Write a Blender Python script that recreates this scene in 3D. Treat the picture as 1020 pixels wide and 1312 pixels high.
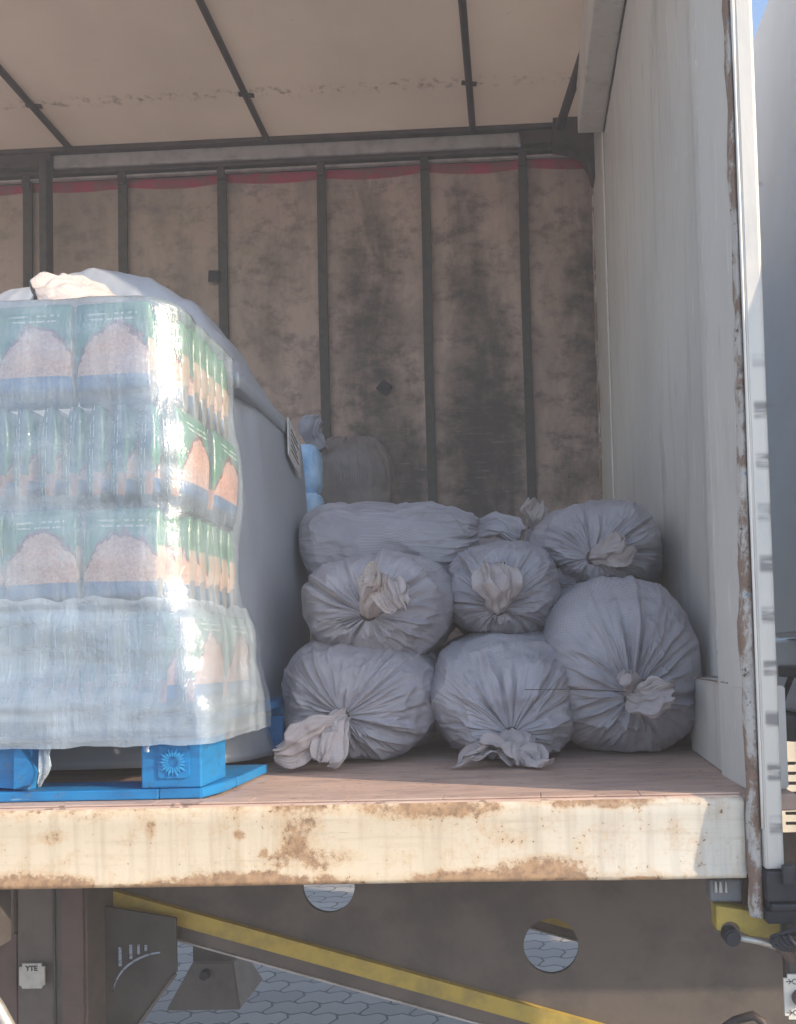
import bpy, bmesh, math, random
import numpy as np
from mathutils import Vector, Matrix, noise, Euler
R = math.radians
for o in list(bpy.data.objects): bpy.data.objects.remove(o)
S = bpy.context.scene
COL = S.collection
# ------------------------------------------------------------------ camera
cd = bpy.data.cameras.new('camera'); cam = bpy.data.objects.new('camera', cd); COL.objects.link(cam)
S.camera = cam
cd.sensor_fit = 'HORIZONTAL'; cd.sensor_width = 36.0; cd.lens = 36.0*1000/1020
cd.shift_x = -115/1020; cd.shift_y = 152/1020
cd.clip_start = 0.02; cd.clip_end = 3000
yaw, pit, rol = R(2.0), R(1.8), R(1.5)
F0 = Vector((-math.sin(yaw), math.cos(yaw), 0)); R0 = Vector((math.cos(yaw), math.sin(yaw), 0)); Z = Vector((0, 0, 1))
Fv = F0*math.cos(pit)+Z*math.sin(pit); Uv = Z*math.cos(pit)-F0*math.sin(pit)
Rr = R0*math.cos(rol)-Uv*math.sin(rol); Ur = Uv*math.cos(rol)+R0*math.sin(rol)
m = Matrix((Rr, Ur, -Fv)).transposed().to_4x4(); m.translation = Vector((0, 0, 1.59)); cam.matrix_world = m
# ------------------------------------------------------------------ world, sun, exposure
SUN_EL = R(24); sx, sy = 0.930, -0.367          # towards the sun, horizontally
W = bpy.data.worlds.new('World'); S.world = W; W.use_nodes = True
nt = W.node_tree; bg = nt.nodes['Background']
sk = nt.nodes.new('ShaderNodeTexSky'); sk.sky_type = 'NISHITA'; sk.sun_disc = False
sk.sun_elevation = SUN_EL; sk.sun_rotation = math.atan2(sx, sy)
nt.links.new(sk.outputs[0], bg.inputs[0]); bg.inputs[1].default_value = 0.15
ld = bpy.data.lights.new('sun', 'SUN'); ld.energy = 2.7; ld.angle = R(0.5); ld.color = (1.0, 0.83, 0.62)
sun = bpy.data.objects.new('sun', ld); COL.objects.link(sun)
sdir = Vector((sx*math.cos(SUN_EL), sy*math.cos(SUN_EL), math.sin(SUN_EL)))
sun.rotation_euler = sdir.to_track_quat('Z', 'Y').to_euler(); sun.location = (6, -6, 5)
S.view_settings.view_transform = 'Standard'; S.view_settings.look = 'None'
S.view_settings.exposure = 1.3; S.view_settings.gamma = 1.0
S.render.engine = 'CYCLES'
S.cycles.max_bounces = 10; S.cycles.transparent_max_bounces = 16; S.cycles.diffuse_bounces = 5
# ------------------------------------------------------------------ node helpers
class NM:
    def __init__(s, name, rough=.6, metal=0., spec=.4):
        s.m = bpy.data.materials.new(name); s.m.use_nodes = True
        s.t = s.m.node_tree; s.b = s.t.nodes['Principled BSDF']
        s.b.inputs['Roughness'].default_value = rough; s.b.inputs['Metallic'].default_value = metal
        s.b.inputs['Specular IOR Level'].default_value = spec
        s.tc = s.t.nodes.new('ShaderNodeTexCoord')
    def n(s, k, **kw):
        x = s.t.nodes.new('ShaderNode'+k)
        for a, b in kw.items(): setattr(x, a, b)
        return x
    def L(s, a, b): s.t.links.new(a, b)
    def coord(s, which='Object', scale=(1, 1, 1), loc=(0, 0, 0)):
        mp = s.n('Mapping'); mp.inputs['Scale'].default_value = scale; mp.inputs['Location'].default_value = loc
        s.L(s.tc.outputs[which], mp.inputs[0]); return mp.outputs[0]
    def noise(s, scale, detail=6, rough=.6, vec=None, dist=0.):
        x = s.n('TexNoise'); x.inputs['Scale'].default_value = scale; x.inputs['Detail'].default_value = detail
        x.inputs['Roughness'].default_value = rough; x.inputs['Distortion'].default_value = dist
        s.L(vec if vec is not None else s.tc.outputs['Object'], x.inputs['Vector']); return x.outputs['Fac']
    def ramp(s, fac, lo, hi):
        x = s.n('MapRange', interpolation_type='SMOOTHSTEP'); x.inputs[1].default_value = lo; x.inputs[2].default_value = hi
        s.L(fac, x.inputs[0]); return x.outputs[0]
    def math(s, op, a, b=None, clamp=False):
        x = s.n('Math', operation=op); x.use_clamp = clamp
        for i, v in enumerate((a, b)):
            if v is None: continue
            if isinstance(v, (int, float)): x.inputs[i].default_value = v
            else: s.L(v, x.inputs[i])
        return x.outputs[0]
    def mix(s, fac, a, b):
        x = s.n('Mix', data_type='RGBA')
        for i, v in ((0, fac), (6, a), (7, b)):
            if isinstance(v, (int, float)): x.inputs[i].default_value = v
            elif isinstance(v, tuple): x.inputs[i].default_value = (*v, 1)
            else: s.L(v, x.inputs[i])
        return x.outputs[2]
    def sep(s, v=None):
        x = s.n('SeparateXYZ'); s.L(v if v is not None else s.tc.outputs['Object'], x.inputs[0]); return x.outputs
    def base(s, v):
        if isinstance(v, tuple): s.b.inputs['Base Color'].default_value = (*v, 1)
        else: s.L(v, s.b.inputs['Base Color'])
    def bump(s, h, strength=.3, dist=.01, prev=None):
        x = s.n('Bump'); x.inputs['Strength'].default_value = strength; x.inputs['Distance'].default_value = dist
        s.L(h, x.inputs['Height'])
        if prev is not None: s.L(prev, x.inputs['Normal'])
        s.L(x.outputs[0], s.b.inputs['Normal']); return x.outputs[0]
M = {}
def simple(name, col, col2=None, rough=.6, metal=0., sc=12, bump=.15, st=(1, 1, 1), spec=.4, lo=.4, hi=.7):
    k = NM(name, rough, metal, spec); v = k.coord(scale=st)
    f = k.noise(sc, vec=v)
    k.base(k.mix(k.ramp(f, lo, hi), col, col2 or tuple(c*.7 for c in col)))
    if bump: k.bump(k.noise(sc*5, vec=v), bump, .004)
    M[name] = k.m; return k
# gaussian blob helper for stains that belong to the paint
def blobs(k, pts, ax=('X', 'Z')):
    o = k.sep(); acc = None
    for (u, v, ru, rv, a) in pts:
        du = k.math('MULTIPLY', k.math('SUBTRACT', o[ax[0]], u), 1/ru); dv = k.math('MULTIPLY', k.math('SUBTRACT', o[ax[1]], v), 1/rv)
        d = k.math('ADD', k.math('MULTIPLY', du, du), k.math('MULTIPLY', dv, dv))
        g = k.math('MULTIPLY', k.math('SUBTRACT', 1.0, d, True), a)
        acc = g if acc is None else k.math('MAXIMUM', acc, g)
    return acc
# --- cream rail with rust
k = NM('rail_paint', .55)
o = k.sep()
n1 = k.noise(26, 8, .7); n2 = k.noise(120, 5, .7); nb = k.noise(5, 5, .6, k.coord(scale=(1, 1, 3)))
bl = blobs(k, [(-.37, 1.30, .055, .10, .26), (-.36, 1.26, .10, .03, .3), (-.46, 1.215, .20, .03, .45), (.03, 1.225, .11, .040, .46), (-.03, 1.222, .20, .022, .35),
               (-.85, 1.215, .17, .035, .45), (-.15, 1.335, .16, .018, .30), (-.62, 1.31, .012, .02, .3), (-.47, 1.30, .015, .012, .35), (-.43, 1.27, .013, .016, .4),
               (-.79, 1.30, .05, .015, .25), (.13, 1.342, .10, .012, .3), (.19, 1.215, .04, .01, .4), (-.59, 1.215, .14, .014, .35)])
edge_b = k.ramp(o['Z'], 1.245, 1.212); edge_t = k.ramp(o['Z'], 1.325, 1.350)
r = k.math('ADD', k.math('ADD', n1, bl), k.math('ADD', k.math('MULTIPLY', edge_b, .13), k.math('MULTIPLY', edge_t, .17)))
r = k.math('ADD', r, k.math('MULTIPLY', k.math('SUBTRACT', n2, .5), .45))
rust = k.ramp(r, .66, .84)
stain = k.ramp(k.math('ADD', r, k.math('MULTIPLY', nb, .25)), .60, .88)
sp = k.ramp(k.math('ADD', n2, k.math('MULTIPLY', n1, .35)), .82, .87)
vst = k.noise(9, 4, .6, k.coord(scale=(5, 1, .35)))
c = k.mix(k.ramp(vst, .45, .75), (.62, .53, .40), (.50, .415, .30))
c = k.mix(k.ramp(o['X'], -.25, .35), c, k.mix(k.ramp(vst, .4, .7), (.62, .58, .50), (.50, .46, .40)))
c = k.mix(k.math('MULTIPLY', stain, .45), c, (.50, .31, .15))
rc = k.mix(k.ramp(k.noise(60, 5), .4, .62), (.38, .225, .12), (.22, .125, .07))
c = k.mix(k.math('MULTIPLY', rust, .85), c, rc); c = k.mix(sp, c, (.14, .07, .04))
scr = k.noise(20, 4, .7, k.coord(scale=(.6, 1, 9)))
c = k.mix(k.math('MULTIPLY', k.ramp(scr, .64, .70), .5), c, (.30, .24, .18)); c = k.mix(k.math('MULTIPLY', k.ramp(k.noise(6, 6, .65, k.coord(scale=(.8, 1, 14))), .5, .75), .35), c, (.40, .34, .25))
k.base(c); k.bump(k.math('ADD', k.math('MULTIPLY', rust, -.5), k.math('MULTIPLY', n1, .5)), .28, .003); M['rail'] = k.m
# --- floor plywood
k = NM('floor_ply', .5)
a = k.noise(7, 8, .65, k.coord(scale=(1, 4, 1))); b2 = k.noise(2.4, 5, .6); g = k.noise(40, 4, .6, k.coord(scale=(.35, 4, 1)))
c = k.mix(k.ramp(a, .35, .7), (.56, .39, .31), (.38, .26, .215))
c = k.mix(k.ramp(b2, .5, .75), c, (.52, .40, .34)); c = k.mix(k.math('MULTIPLY', k.ramp(g, .53, .68), .6), c, (.58, .48, .42))
c = k.mix(k.math('MULTIPLY', k.ramp(k.noise(30, 3, .7, k.coord(scale=(1, 2, 1))), .60, .68), .65), c, (.13, .085, .065))
k.base(c); k.bump(k.math('ADD', g, a), .35, .004); M['floor'] = k.m
# --- bulkhead white
k = NM('bulkhead_white', .42)
o = k.sep()
a = k.noise(1.6, 6, .6, k.coord(scale=(1, 1.5, .6))); st = k.noise(14, 5, .65, k.coord(scale=(1, 1, .12))); n3 = k.noise(45, 6, .7, k.coord(scale=(1, 1, .6)))
c = k.mix(k.ramp(a, .35, .7), (.76, .72, .67), (.66, .625, .585)); c = k.mix(k.math('MULTIPLY', k.ramp(st, .52, .75), .5), c, (.48, .43, .37))
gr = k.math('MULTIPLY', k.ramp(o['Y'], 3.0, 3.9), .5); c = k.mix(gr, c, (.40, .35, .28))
c = k.mix(k.math('MULTIPLY', k.ramp(k.noise(3.2, 5, .7, k.coord(scale=(1, 1.2, .5), loc=(3, 1, 2))), .62, .70), .4), c, (.35, .33, .33))
c = k.mix(k.ramp(n3, .70, .74), c, (.24, .15, .10))
c = k.mix(k.math('MULTIPLY', k.ramp(k.noise(5, 7, .75, k.coord(scale=(1, 1.6, .5), loc=(9, 2, 4))), .58, .66), .35), c, (.36, .33, .30)); c = k.mix(k.math('MULTIPLY', k.ramp(k.noise(9, 2, .4, k.coord(scale=(1, 7, .8), loc=(2, 9, 1)), 1.2), .66, .69), .6), c, (.86, .82, .76))
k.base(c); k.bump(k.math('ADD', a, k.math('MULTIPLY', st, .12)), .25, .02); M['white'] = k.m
# --- worn painted steel with rust (seams)
k = NM('worn_seam', .6)
a = k.noise(18, 8, .7, k.coord(scale=(1, 1, .5))); bb = k.noise(70, 5, .7)
c = k.mix(k.ramp(a, .44, .52), (.52, .48, .44), (.27, .18, .135)); c = k.mix(k.ramp(bb, .58, .66), c, (.12, .085, .07))
c = k.mix(k.ramp(k.noise(40, 4, .6, k.coord(loc=(4, 4, 4))), .66, .70), c, (.22, .30, .40))
k.base(c); k.bump(k.math('ADD', a, bb), .8, .006); M['seam'] = k.m
# --- aluminium post
k = NM('post_metal', .42, .15)
o = k.sep(); a = k.noise(10, 6, .6, k.coord(scale=(1, 1, .5)))
ph = k.math('FRACT', k.math('MULTIPLY', k.math('ADD', o['Z'], -.004), 1/.084)); ph = k.math('ABSOLUTE', k.math('SUBTRACT', ph, .5))
mk = k.math('SUBTRACT', 1.0, k.ramp(ph, .10, .22)); mk = k.math('MULTIPLY', mk, k.ramp(k.noise(45, 3, .5, k.coord(scale=(.25, 1, 2))), .30, .62))
ux = k.ramp(o['X'], .396, .402); uy = k.ramp(o['Z'], 2.10, 2.0); mk = k.math('MULTIPLY', k.math('MULTIPLY', mk, ux), uy)
c = k.mix(k.ramp(a, .4, .7), (.62, .59, .54), (.52, .51, .49)); c = k.mix(k.math('MULTIPLY', mk, .8), c, (.14, .13, .14))
k.base(c); k.bump(k.noise(80, 4, .6, k.coord(scale=(1, 1, .3))), .15, .003); M['post'] = k.m
# --- ceiling
k = NM('ceiling_panel', .6)
a = k.noise(1.2, 6, .6); s1 = k.noise(24, 5, .7); o = k.sep()
c = k.mix(k.ramp(a, .35, .7), (.80, .70, .60), (.72, .62, .53))
ln = k.math('SUBTRACT', 1.0, k.ramp(k.math('ABSOLUTE', k.math('SUBTRACT', o['Y'], 3.47)), .004, .05))
c = k.mix(k.math('MULTIPLY', k.math('MULTIPLY', ln, k.ramp(s1, .5, .68)), .75), c, (.22, .17, .14)); c = k.mix(k.math('MULTIPLY', k.ramp(s1, .66, .74), .4), c, (.30, .25, .2))
k.base(c); k.bump(a, .2, .02)
tl = k.n('BsdfTranslucent'); k.L(c, tl.inputs[0]); mx = k.n('MixShader'); mx.inputs[0].default_value = .30; k.L(k.b.outputs[0], mx.inputs[1]); k.L(tl.outputs[0], mx.inputs[2]); k.L(mx.outputs[0], k.t.nodes['Material Output'].inputs[0]); M['ceil'] = k.m
# --- curtain
k = NM('curtain_vinyl', .62)
a = k.noise(3.4, 8, .68, k.coord(scale=(1.5, 1, .55), loc=(1.3, 0, .7)), .4); b3 = k.noise(9, 8, .7, k.coord(scale=(1, 1, 1.6))); h = k.noise(16, 7, .7, k.coord(scale=(.45, 1, 4)))
o = k.sep()
lowz = k.ramp(o['Z'], 3.4, 2.2)
c = k.mix(k.ramp(a, .36, .62), (.46, .335, .28), (.34, .255, .21))
c = k.mix(k.ramp(b3, .48, .7), c, (.22, .165, .145))
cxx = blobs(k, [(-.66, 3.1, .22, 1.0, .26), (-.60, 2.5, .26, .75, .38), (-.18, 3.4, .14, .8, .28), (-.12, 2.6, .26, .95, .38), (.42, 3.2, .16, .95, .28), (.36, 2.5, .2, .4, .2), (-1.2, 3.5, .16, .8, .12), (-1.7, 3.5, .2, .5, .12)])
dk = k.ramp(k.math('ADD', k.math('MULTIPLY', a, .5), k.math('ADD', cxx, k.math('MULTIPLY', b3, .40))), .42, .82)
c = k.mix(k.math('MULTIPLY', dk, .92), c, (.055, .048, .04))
c = k.mix(k.math('MULTIPLY', k.math('MULTIPLY', k.ramp(h, .56, .70), lowz), .55), c, (.36, .29, .26))
c = k.mix(k.math('MULTIPLY', k.math('MULTIPLY', k.ramp(h, .40, .30), lowz), .5), c, (.07, .07, .075))
# lighter left part of the curtain
c = k.mix(k.math('MULTIPLY', k.ramp(o['X'], -.9, -1.7), .35), c, (.38, .32, .25))
c = k.mix(k.ramp(k.math('ADD', o['Z'], k.math('MULTIPLY', k.math('ABSOLUTE', k.math('SINE', k.math('MULTIPLY', k.math('ADD', o['X'], .39), 6.16))), .014)), 4.020, 4.026), c, k.mix(k.ramp(b3, .40, .60), (.40, .045, .085), (.24, .09, .09)))
k.base(c); nn = k.bump(b3, .25, .01); k.bump(k.noise(2.0, 4, .5, k.coord(scale=(2.5, 1, .8))), .5, .05, nn)
M['curtain'] = k.m
simple('strap', (.07, .065, .055), (.045, .043, .04), sc=30)
simple('dark_steel', (.075, .055, .048), (.045, .035, .032), sc=14, bump=.3)
simple('rail_grey', (.42, .39, .37), (.28, .25, .235), sc=10, bump=.3)
simple('chassis', (.135, .11, .095), (.09, .076, .068), sc=7, bump=.25, rough=.55)
simple('chassis_dark', (.075, .065, .06), (.05, .042, .04), sc=9)
simple('plum_steel', (.13, .085, .075), (.09, .06, .055), sc=7)
simple('black', (.025, .026, .032), (.045, .045, .05), sc=20)
simple('cab_white', (.50, .57, .66), (.43, .50, .59), sc=2.5, rough=.35, bump=0)
simple('cab_grey', (.19, .19, .2), (.13, .13, .14), sc=6)
simple('silver', (.6, .58, .52), (.45, .43, .4), sc=30, rough=.35, metal=.6)
simple('alu_plate', (.70, .66, .58), (.6, .56, .5), sc=20, rough=.5, bump=.2)
simple('plate', (.48, .46, .42), (.36, .34, .31), sc=40, bump=.3)
simple('ink', (.07, .06, .055), sc=20, bump=0)
simple('yellow', (.46, .33, .07), (.32, .24, .07), sc=16, bump=.25, rough=.5)
simple('cord', (.10, .085, .08), sc=20, bump=0)
simple('label_paper', (.62, .60, .58), (.45, .44, .44), sc=50, bump=0)
simple('blue_plastic', (.50, .72, .92), (.25, .45, .68), sc=9, rough=.3, bump=.2)
k = NM('pallet_blue', .45)
a = k.noise(12, 7, .65, k.coord(scale=(1, 1, 3))); c = k.mix(k.ramp(a, .4, .7), (.012, .19, .45), (.012, .13, .33)); c = k.mix(k.ramp(k.noise(50, 5, .7), .60, .70), c, (.03, .10, .18)); c = k.mix(k.math('MULTIPLY', k.ramp(k.noise(16, 7, .75, k.coord(loc=(3, 3, 3))), .56, .70), .6), c, (.13, .14, .14)); c = k.mix(k.math('MULTIPLY', k.ramp(k.noise(30, 6, .75, k.coord(scale=(.4, 1, 3))), .64, .72), .6), c, (.25, .38, .50))
k.base(c); k.bump(a, .3, .004); M['pallet'] = k.m
# --- ground: interlocking zigzag pavers
k = NM('pavers', .8)
o = k.sep()
def tri(v, per, amp):
    f = k.math('FRACT', k.math('MULTIPLY', v, 1/per)); return k.math('MULTIPLY', k.math('ABSOLUTE', k.math('SUBTRACT', f, .5)), amp*4)
rot = k.n('Mapping'); rot.inputs['Rotation'].default_value = (0, 0, R(3)); k.L(k.tc.outputs['Object'], rot.inputs[0]); q = k.sep(rot.outputs[0])
u = q['X']; v = q['Y']
wob = k.math('MULTIPLY', k.math('SUBTRACT', k.noise(9, 2, .5), .5), .012)
v2 = k.math('ADD', k.math('ADD', v, tri(u, .1125, .013)), wob); u2 = k.math('ADD', k.math('ADD', u, tri(v, .1125, .013)), wob)
cb = k.n('CombineXYZ'); k.L(u2, cb.inputs[0]); k.L(v2, cb.inputs[1])
br = k.n('TexBrick'); k.L(cb.outputs[0], br.inputs['Vector']); br.inputs['Scale'].default_value = 1.0
br.inputs['Mortar Size'].default_value = .006; br.inputs['Mortar Smooth'].default_value = .3; br.inputs['Brick Width'].default_value = .225; br.inputs['Row Height'].default_value = .1125
br.inputs['Color1'].default_value = (.38, .35, .32, 1); br.inputs['Color2'].default_value = (.25, .235, .215, 1); br.inputs['Mortar'].default_value = (.07, .065, .06, 1)
c = k.mix(k.math('MULTIPLY', k.ramp(k.noise(3, 6, .7), .4, .7), .35), br.outputs['Color'], (.25, .24, .24))
c = k.mix(k.math('MULTIPLY', k.noise(90, 4, .7), .3), c, (.2, .2, .2))
k.base(c); k.bump(k.math('MULTIPLY', br.outputs['Fac'], -1.0), .8, .01); M['pavers'] = k.m
# --- woven sack
def sackmat(name, c1, c2):
    k = NM(name, .6, spec=.3)
    uv = k.n('UVMap'); uv.uv_map = 'uv'
    mp = k.n('Mapping'); mp.inputs['Scale'].default_value = (1, 1, 1); k.L(uv.outputs[0], mp.inputs[0])
    ob = k.n('ObjectInfo')
    a = k.noise(5, 7, .65); fine = k.noise(70, 4, .7)
    s1 = k.n('TexNoise'); m1 = k.n('Mapping'); m1.inputs['Scale'].default_value = (26, 2.2, 1); k.L(uv.outputs[0], m1.inputs[0]); k.L(m1.outputs[0], s1.inputs[0]); s1.inputs['Scale'].default_value = 1; s1.inputs['Detail'].default_value = 5
    c = k.mix(k.ramp(a, .38, .68), c1, c2)
    c = k.mix(k.math('MULTIPLY', k.ramp(s1.outputs['Fac'], .58, .74), .22), c, tuple(x*.5 for x in c2))
    c = k.mix(k.math('MULTIPLY', k.ramp(k.noise(2.5, 5, .6, k.coord(loc=(2, 5, 1))), .55, .7), .35), c, (.33, .26, .21))
    c = k.mix(k.math('MULTIPLY', ob.outputs['Random'], .22), c, (.47, .44, .46))
    c = k.mix(k.math('MULTIPLY', k.ramp(k.noise(11, 6, .7, k.coord(loc=(7, 1, 3))), .60, .72), .35), c, (.20, .165, .15))
    ck = k.n('TexChecker'); mc = k.n('Mapping'); mc.inputs['Scale'].default_value = (230, 170, 1); k.L(uv.outputs[0], mc.inputs[0]); k.L(mc.outputs[0], ck.inputs[0]); ck.inputs['Scale'].default_value = 1
    c = k.mix(k.math('MULTIPLY', ck.outputs['Fac'], .28), c, tuple(x*.55 for x in c1))
    k.base(c)
    n0 = k.bump(s1.outputs['Fac'], .5, .02); n1 = k.bump(k.noise(24, 6, .65), .4, .010, n0); k.bump(ck.outputs['Fac'], .25, .0012, n1)
    M[name] = k.m
sackmat('sack', (.41, .395, .435), (.32, .31, .35))
sackmat('sack_cream', (.50, .44, .43), (.38, .34, .35))
sackmat('sack_brown', (.24, .20, .175), (.17, .14, .125))
# --- rice packet print
def packet_print(mname, strip):
    k = NM(mname, .25, spec=.6)
    g = k.sep(k.tc.outputs['Generated']); geo = k.n('NewGeometry')
    vt = k.n('VectorTransform', vector_type='NORMAL', convert_from='WORLD', convert_to='OBJECT'); k.L(geo.outputs['Normal'], vt.inputs[0]); nx = k.sep(vt.outputs[0])
    side = k.ramp(k.math('ABSOLUTE', nx['X']), .68, .74)
    oi = k.n('ObjectInfo'); ro = k.math('MULTIPLY', k.math('SUBTRACT', oi.outputs['Random'], .5), .12)
    hx = k.math('MULTIPLY', k.math('SUBTRACT', k.math('ADD', g['X'], ro), .53), 2.1); hx2 = k.math('MULTIPLY', hx, hx)
    vo = k.n('VectorMath', operation='ADD'); k.L(k.tc.outputs['Object'], vo.inputs[0]); k.L(oi.outputs['Random'], vo.inputs[1]); nz = k.math('MULTIPLY', k.math('SUBTRACT', k.noise(34, 6, .7, vo.outputs[0]), .5), .32)
    top = k.math('ADD', k.math('SUBTRACT', .74, k.math('MULTIPLY', hx2, .34)), nz)
    inheap = k.math('SUBTRACT', 1.0, k.ramp(k.math('SUBTRACT', g['Z'], top), -.01, .01))
    halo = k.math('SUBTRACT', 1.0, k.ramp(k.math('SUBTRACT', g['Z'], top), .04, .07))
    low = k.math('SUBTRACT', 1.0, k.ramp(g['Z'], .27, .285))
    c = k.mix(k.ramp(k.noise(14, 4), .4, .6), (.04, .20, .13), (.04, .26, .16))
    txt = k.math('MULTIPLY', k.ramp(k.math('FRACT', k.math('MULTIPLY', g['Z'], 18)), .62, .66), k.ramp(k.noise(160, 2, .5, k.coord(scale=(1, 1, .2))), .46, .5))
    txz = k.math('MULTIPLY', k.ramp(g['Z'], .79, .80), k.ramp(g['Z'], .93, .92)); txx = k.math('MULTIPLY', k.ramp(g['X'], .2, .21), k.ramp(g['X'], .85, .84))
    c = k.mix(k.math('MULTIPLY', txt, k.math('MULTIPLY', txz, txx)), c, (.8, .85, .8))
    c = k.mix(halo, c, (.22, .045, .06))
    c = k.mix(inheap, c, k.mix(k.ramp(k.noise(150, 3, .8), .38, .62), (.86, .54, .44), (.66, .36, .28)))
    c = k.mix(low, c, k.mix(k.ramp(g['Z'], .1, .2), (.05, .07, .11), (.06, .17, .40)))
    wv_ = k.math('MULTIPLY', k.math('SUBTRACT', k.noise(30, 3, .6), .5), .18); gz = k.math('ADD', g['Z'], wv_)
    if strip:
        sg = k.mix(k.ramp(g['Y'], .30, .22), (.05, .14, .17), (.05, .30, .12))
        sg = k.mix(k.ramp(g['Y'], .13, .08), sg, (.62, .50, .22))
        ln_ = k.math('MULTIPLY', k.ramp(k.math('FRACT', k.math('MULTIPLY', g['Y'], 7)), .74, .8), k.math('MULTIPLY', k.ramp(k.noise(80, 2), .46, .52), k.ramp(g['Y'], .45, .5)))
        sg = k.mix(ln_, sg, (.66, .72, .70))
        pk = k.math('MULTIPLY', k.ramp(gz, .36, .32), k.ramp(g['Y'], .6, .5))
        sg = k.mix(pk, sg, (.50, .24, .18)); sg = k.mix(k.ramp(g['Z'], .13, .09), sg, (.10, .17, .24))
    else:
        sg = k.mix(k.ramp(gz, .60, .66), (.62, .47, .35), (.09, .27, .14))
        sg = k.mix(k.ramp(gz, .34, .30), sg, (.26, .26, .27))
        sg = k.mix(k.math('MULTIPLY', k.ramp(k.math('ABSOLUTE', k.math('SUBTRACT', g['Y'], .5)), .34, .46), .5), sg, (.25, .25, .2))
    c = k.mix(side, c, sg)
    k.base(c); k.bump(k.noise(30, 5, .6, k.coord(scale=(1, 1, .6))), .5, .008); k.b.inputs['Coat Weight'].default_value = .4; M[mname] = k.m
packet_print('packet', False); packet_print('packet_strip', True)
# for the column seen edge-on in the corner the print wraps round the fold
# --- stretch film
def film(name, lo, hi, rough=.22, tint=(.72, .80, .88)):
    k = NM(name, rough, spec=.8); t = k.t
    a = k.noise(7, 6, .6, k.coord(scale=(.7, .7, 2.2))); st = k.noise(34, 3, .6, k.coord(scale=(.06, .06, 3)))
    vv = k.noise(22, 5, .65, k.coord(scale=(2, 2, .22)), .6)
    k.base(tint)
    n0 = k.bump(k.noise(16, 6, .7, k.coord(scale=(1, 1, .6)), .8), .35, .012); n1 = k.bump(vv, .4, .008, n0); n2 = k.bump(st, .10, .003, n1)
    fac = k.math('ADD', k.math('MULTIPLY', k.ramp(a, .35, .7), hi-lo), lo)
    fac = k.math('ADD', fac, k.math('MULTIPLY', k.ramp(vv, .58, .68), .07))
    fac = k.math('ADD', fac, k.math('MULTIPLY', k.ramp(st, .55, .8), .06), True)
    tr = k.n('BsdfTransparent'); mx = k.n('MixShader'); k.L(fac, mx.inputs[0]); k.L(tr.outputs[0], mx.inputs[1]); k.L(k.b.outputs[0], mx.inputs[2])
    gl = k.n('BsdfGlossy'); gl.inputs['Roughness'].default_value = .17; k.L(n2, gl.inputs['Normal'])
    fr = k.n('Fresnel'); fr.inputs[0].default_value = 1.45; m2 = k.n('MixShader'); k.L(k.math('ADD', k.math('MULTIPLY', fr.outputs[0], .8), .05, True), m2.inputs[0]); k.L(mx.outputs[0], m2.inputs[1]); k.L(gl.outputs[0], m2.inputs[2])
    k.L(m2.outputs[0], t.nodes['Material Output'].inputs[0]); M[name] = k.m
film('film', .27, .44, tint=(.50, .60, .70)); film('film_dense', .34, .50, tint=(.50, .60, .70))
film('film_side', .72, .9, .35, (.42, .43, .46))
# ------------------------------------------------------------------ mesh helpers
def new_obj(name, bm, mat, parent=None, smooth=False):
    me = bpy.data.meshes.new(name); bm.normal_update(); bm.to_mesh(me); bm.free()
    me.materials.append(M[mat])
    if smooth:
        for p in me.polygons: p.use_smooth = True
    o = bpy.data.objects.new(name, me); COL.objects.link(o)
    if parent is not None: o.parent = parent; o.matrix_parent_inverse = Matrix.Translation(-Vector(parent.location))
    return o
def tag(o, label=None, cat=None, group=None, kind=None):
    if label: o['label'] = label
    if cat: o['category'] = cat
    if group: o['group'] = group
    if kind: o['kind'] = kind
    return o
def empty(name, label, cat, loc=(0, 0, 0), group=None):
    o = bpy.data.objects.new(name, None); COL.objects.link(o); o.location = loc; o.empty_display_size = .1
    return tag(o, label, cat, group)
def box(bm, lo, hi, bev=0., rot=None):
    b = bmesh.new(); bmesh.ops.create_cube(b, size=1)
    d = [hi[i]-lo[i] for i in range(3)]; c = Vector([(hi[i]+lo[i])/2 for i in range(3)])
    for v in b.verts: v.co = Vector((v.co.x*d[0], v.co.y*d[1], v.co.z*d[2]))
    if bev: bmesh.ops.bevel(b, geom=b.edges[:], offset=min(bev, min(d)*.45), segments=2, affect='EDGES', profile=.5)
    if rot: bmesh.ops.rotate(b, verts=b.verts, cent=(0, 0, 0), matrix=Euler(rot).to_matrix())
    for v in b.verts: v.co += c
    t = bpy.data.meshes.new('t'); b.to_mesh(t); b.free(); bm.from_mesh(t); bpy.data.meshes.remove(t); return bm
def prism(bm, pts, y0, y1, plane='XZ', bev=0.):
    """polygon in XZ extruded along Y (or XY along Z, YZ along X)"""
    b = bmesh.new()
    def mk(p, q): return {'XZ': (p[0], q, p[1]), 'XY': (p[0], p[1], q), 'YZ': (q, p[0], p[1])}[plane]
    A = [b.verts.new(mk(p, y0)) for p in pts]; B = [b.verts.new(mk(p, y1)) for p in pts]
    b.faces.new(A); b.faces.new(B[::-1]); n = len(pts)
    for i in range(n): b.faces.new((A[i], B[i], B[(i+1) % n], A[(i+1) % n]))
    bmesh.ops.recalc_face_normals(b, faces=b.faces)
    if bev: bmesh.ops.bevel(b, geom=b.edges[:], offset=bev, segments=2, affect='EDGES')
    t = bpy.data.meshes.new('t'); b.to_mesh(t); b.free(); bm.from_mesh(t); bpy.data.meshes.remove(t); return bm
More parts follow.
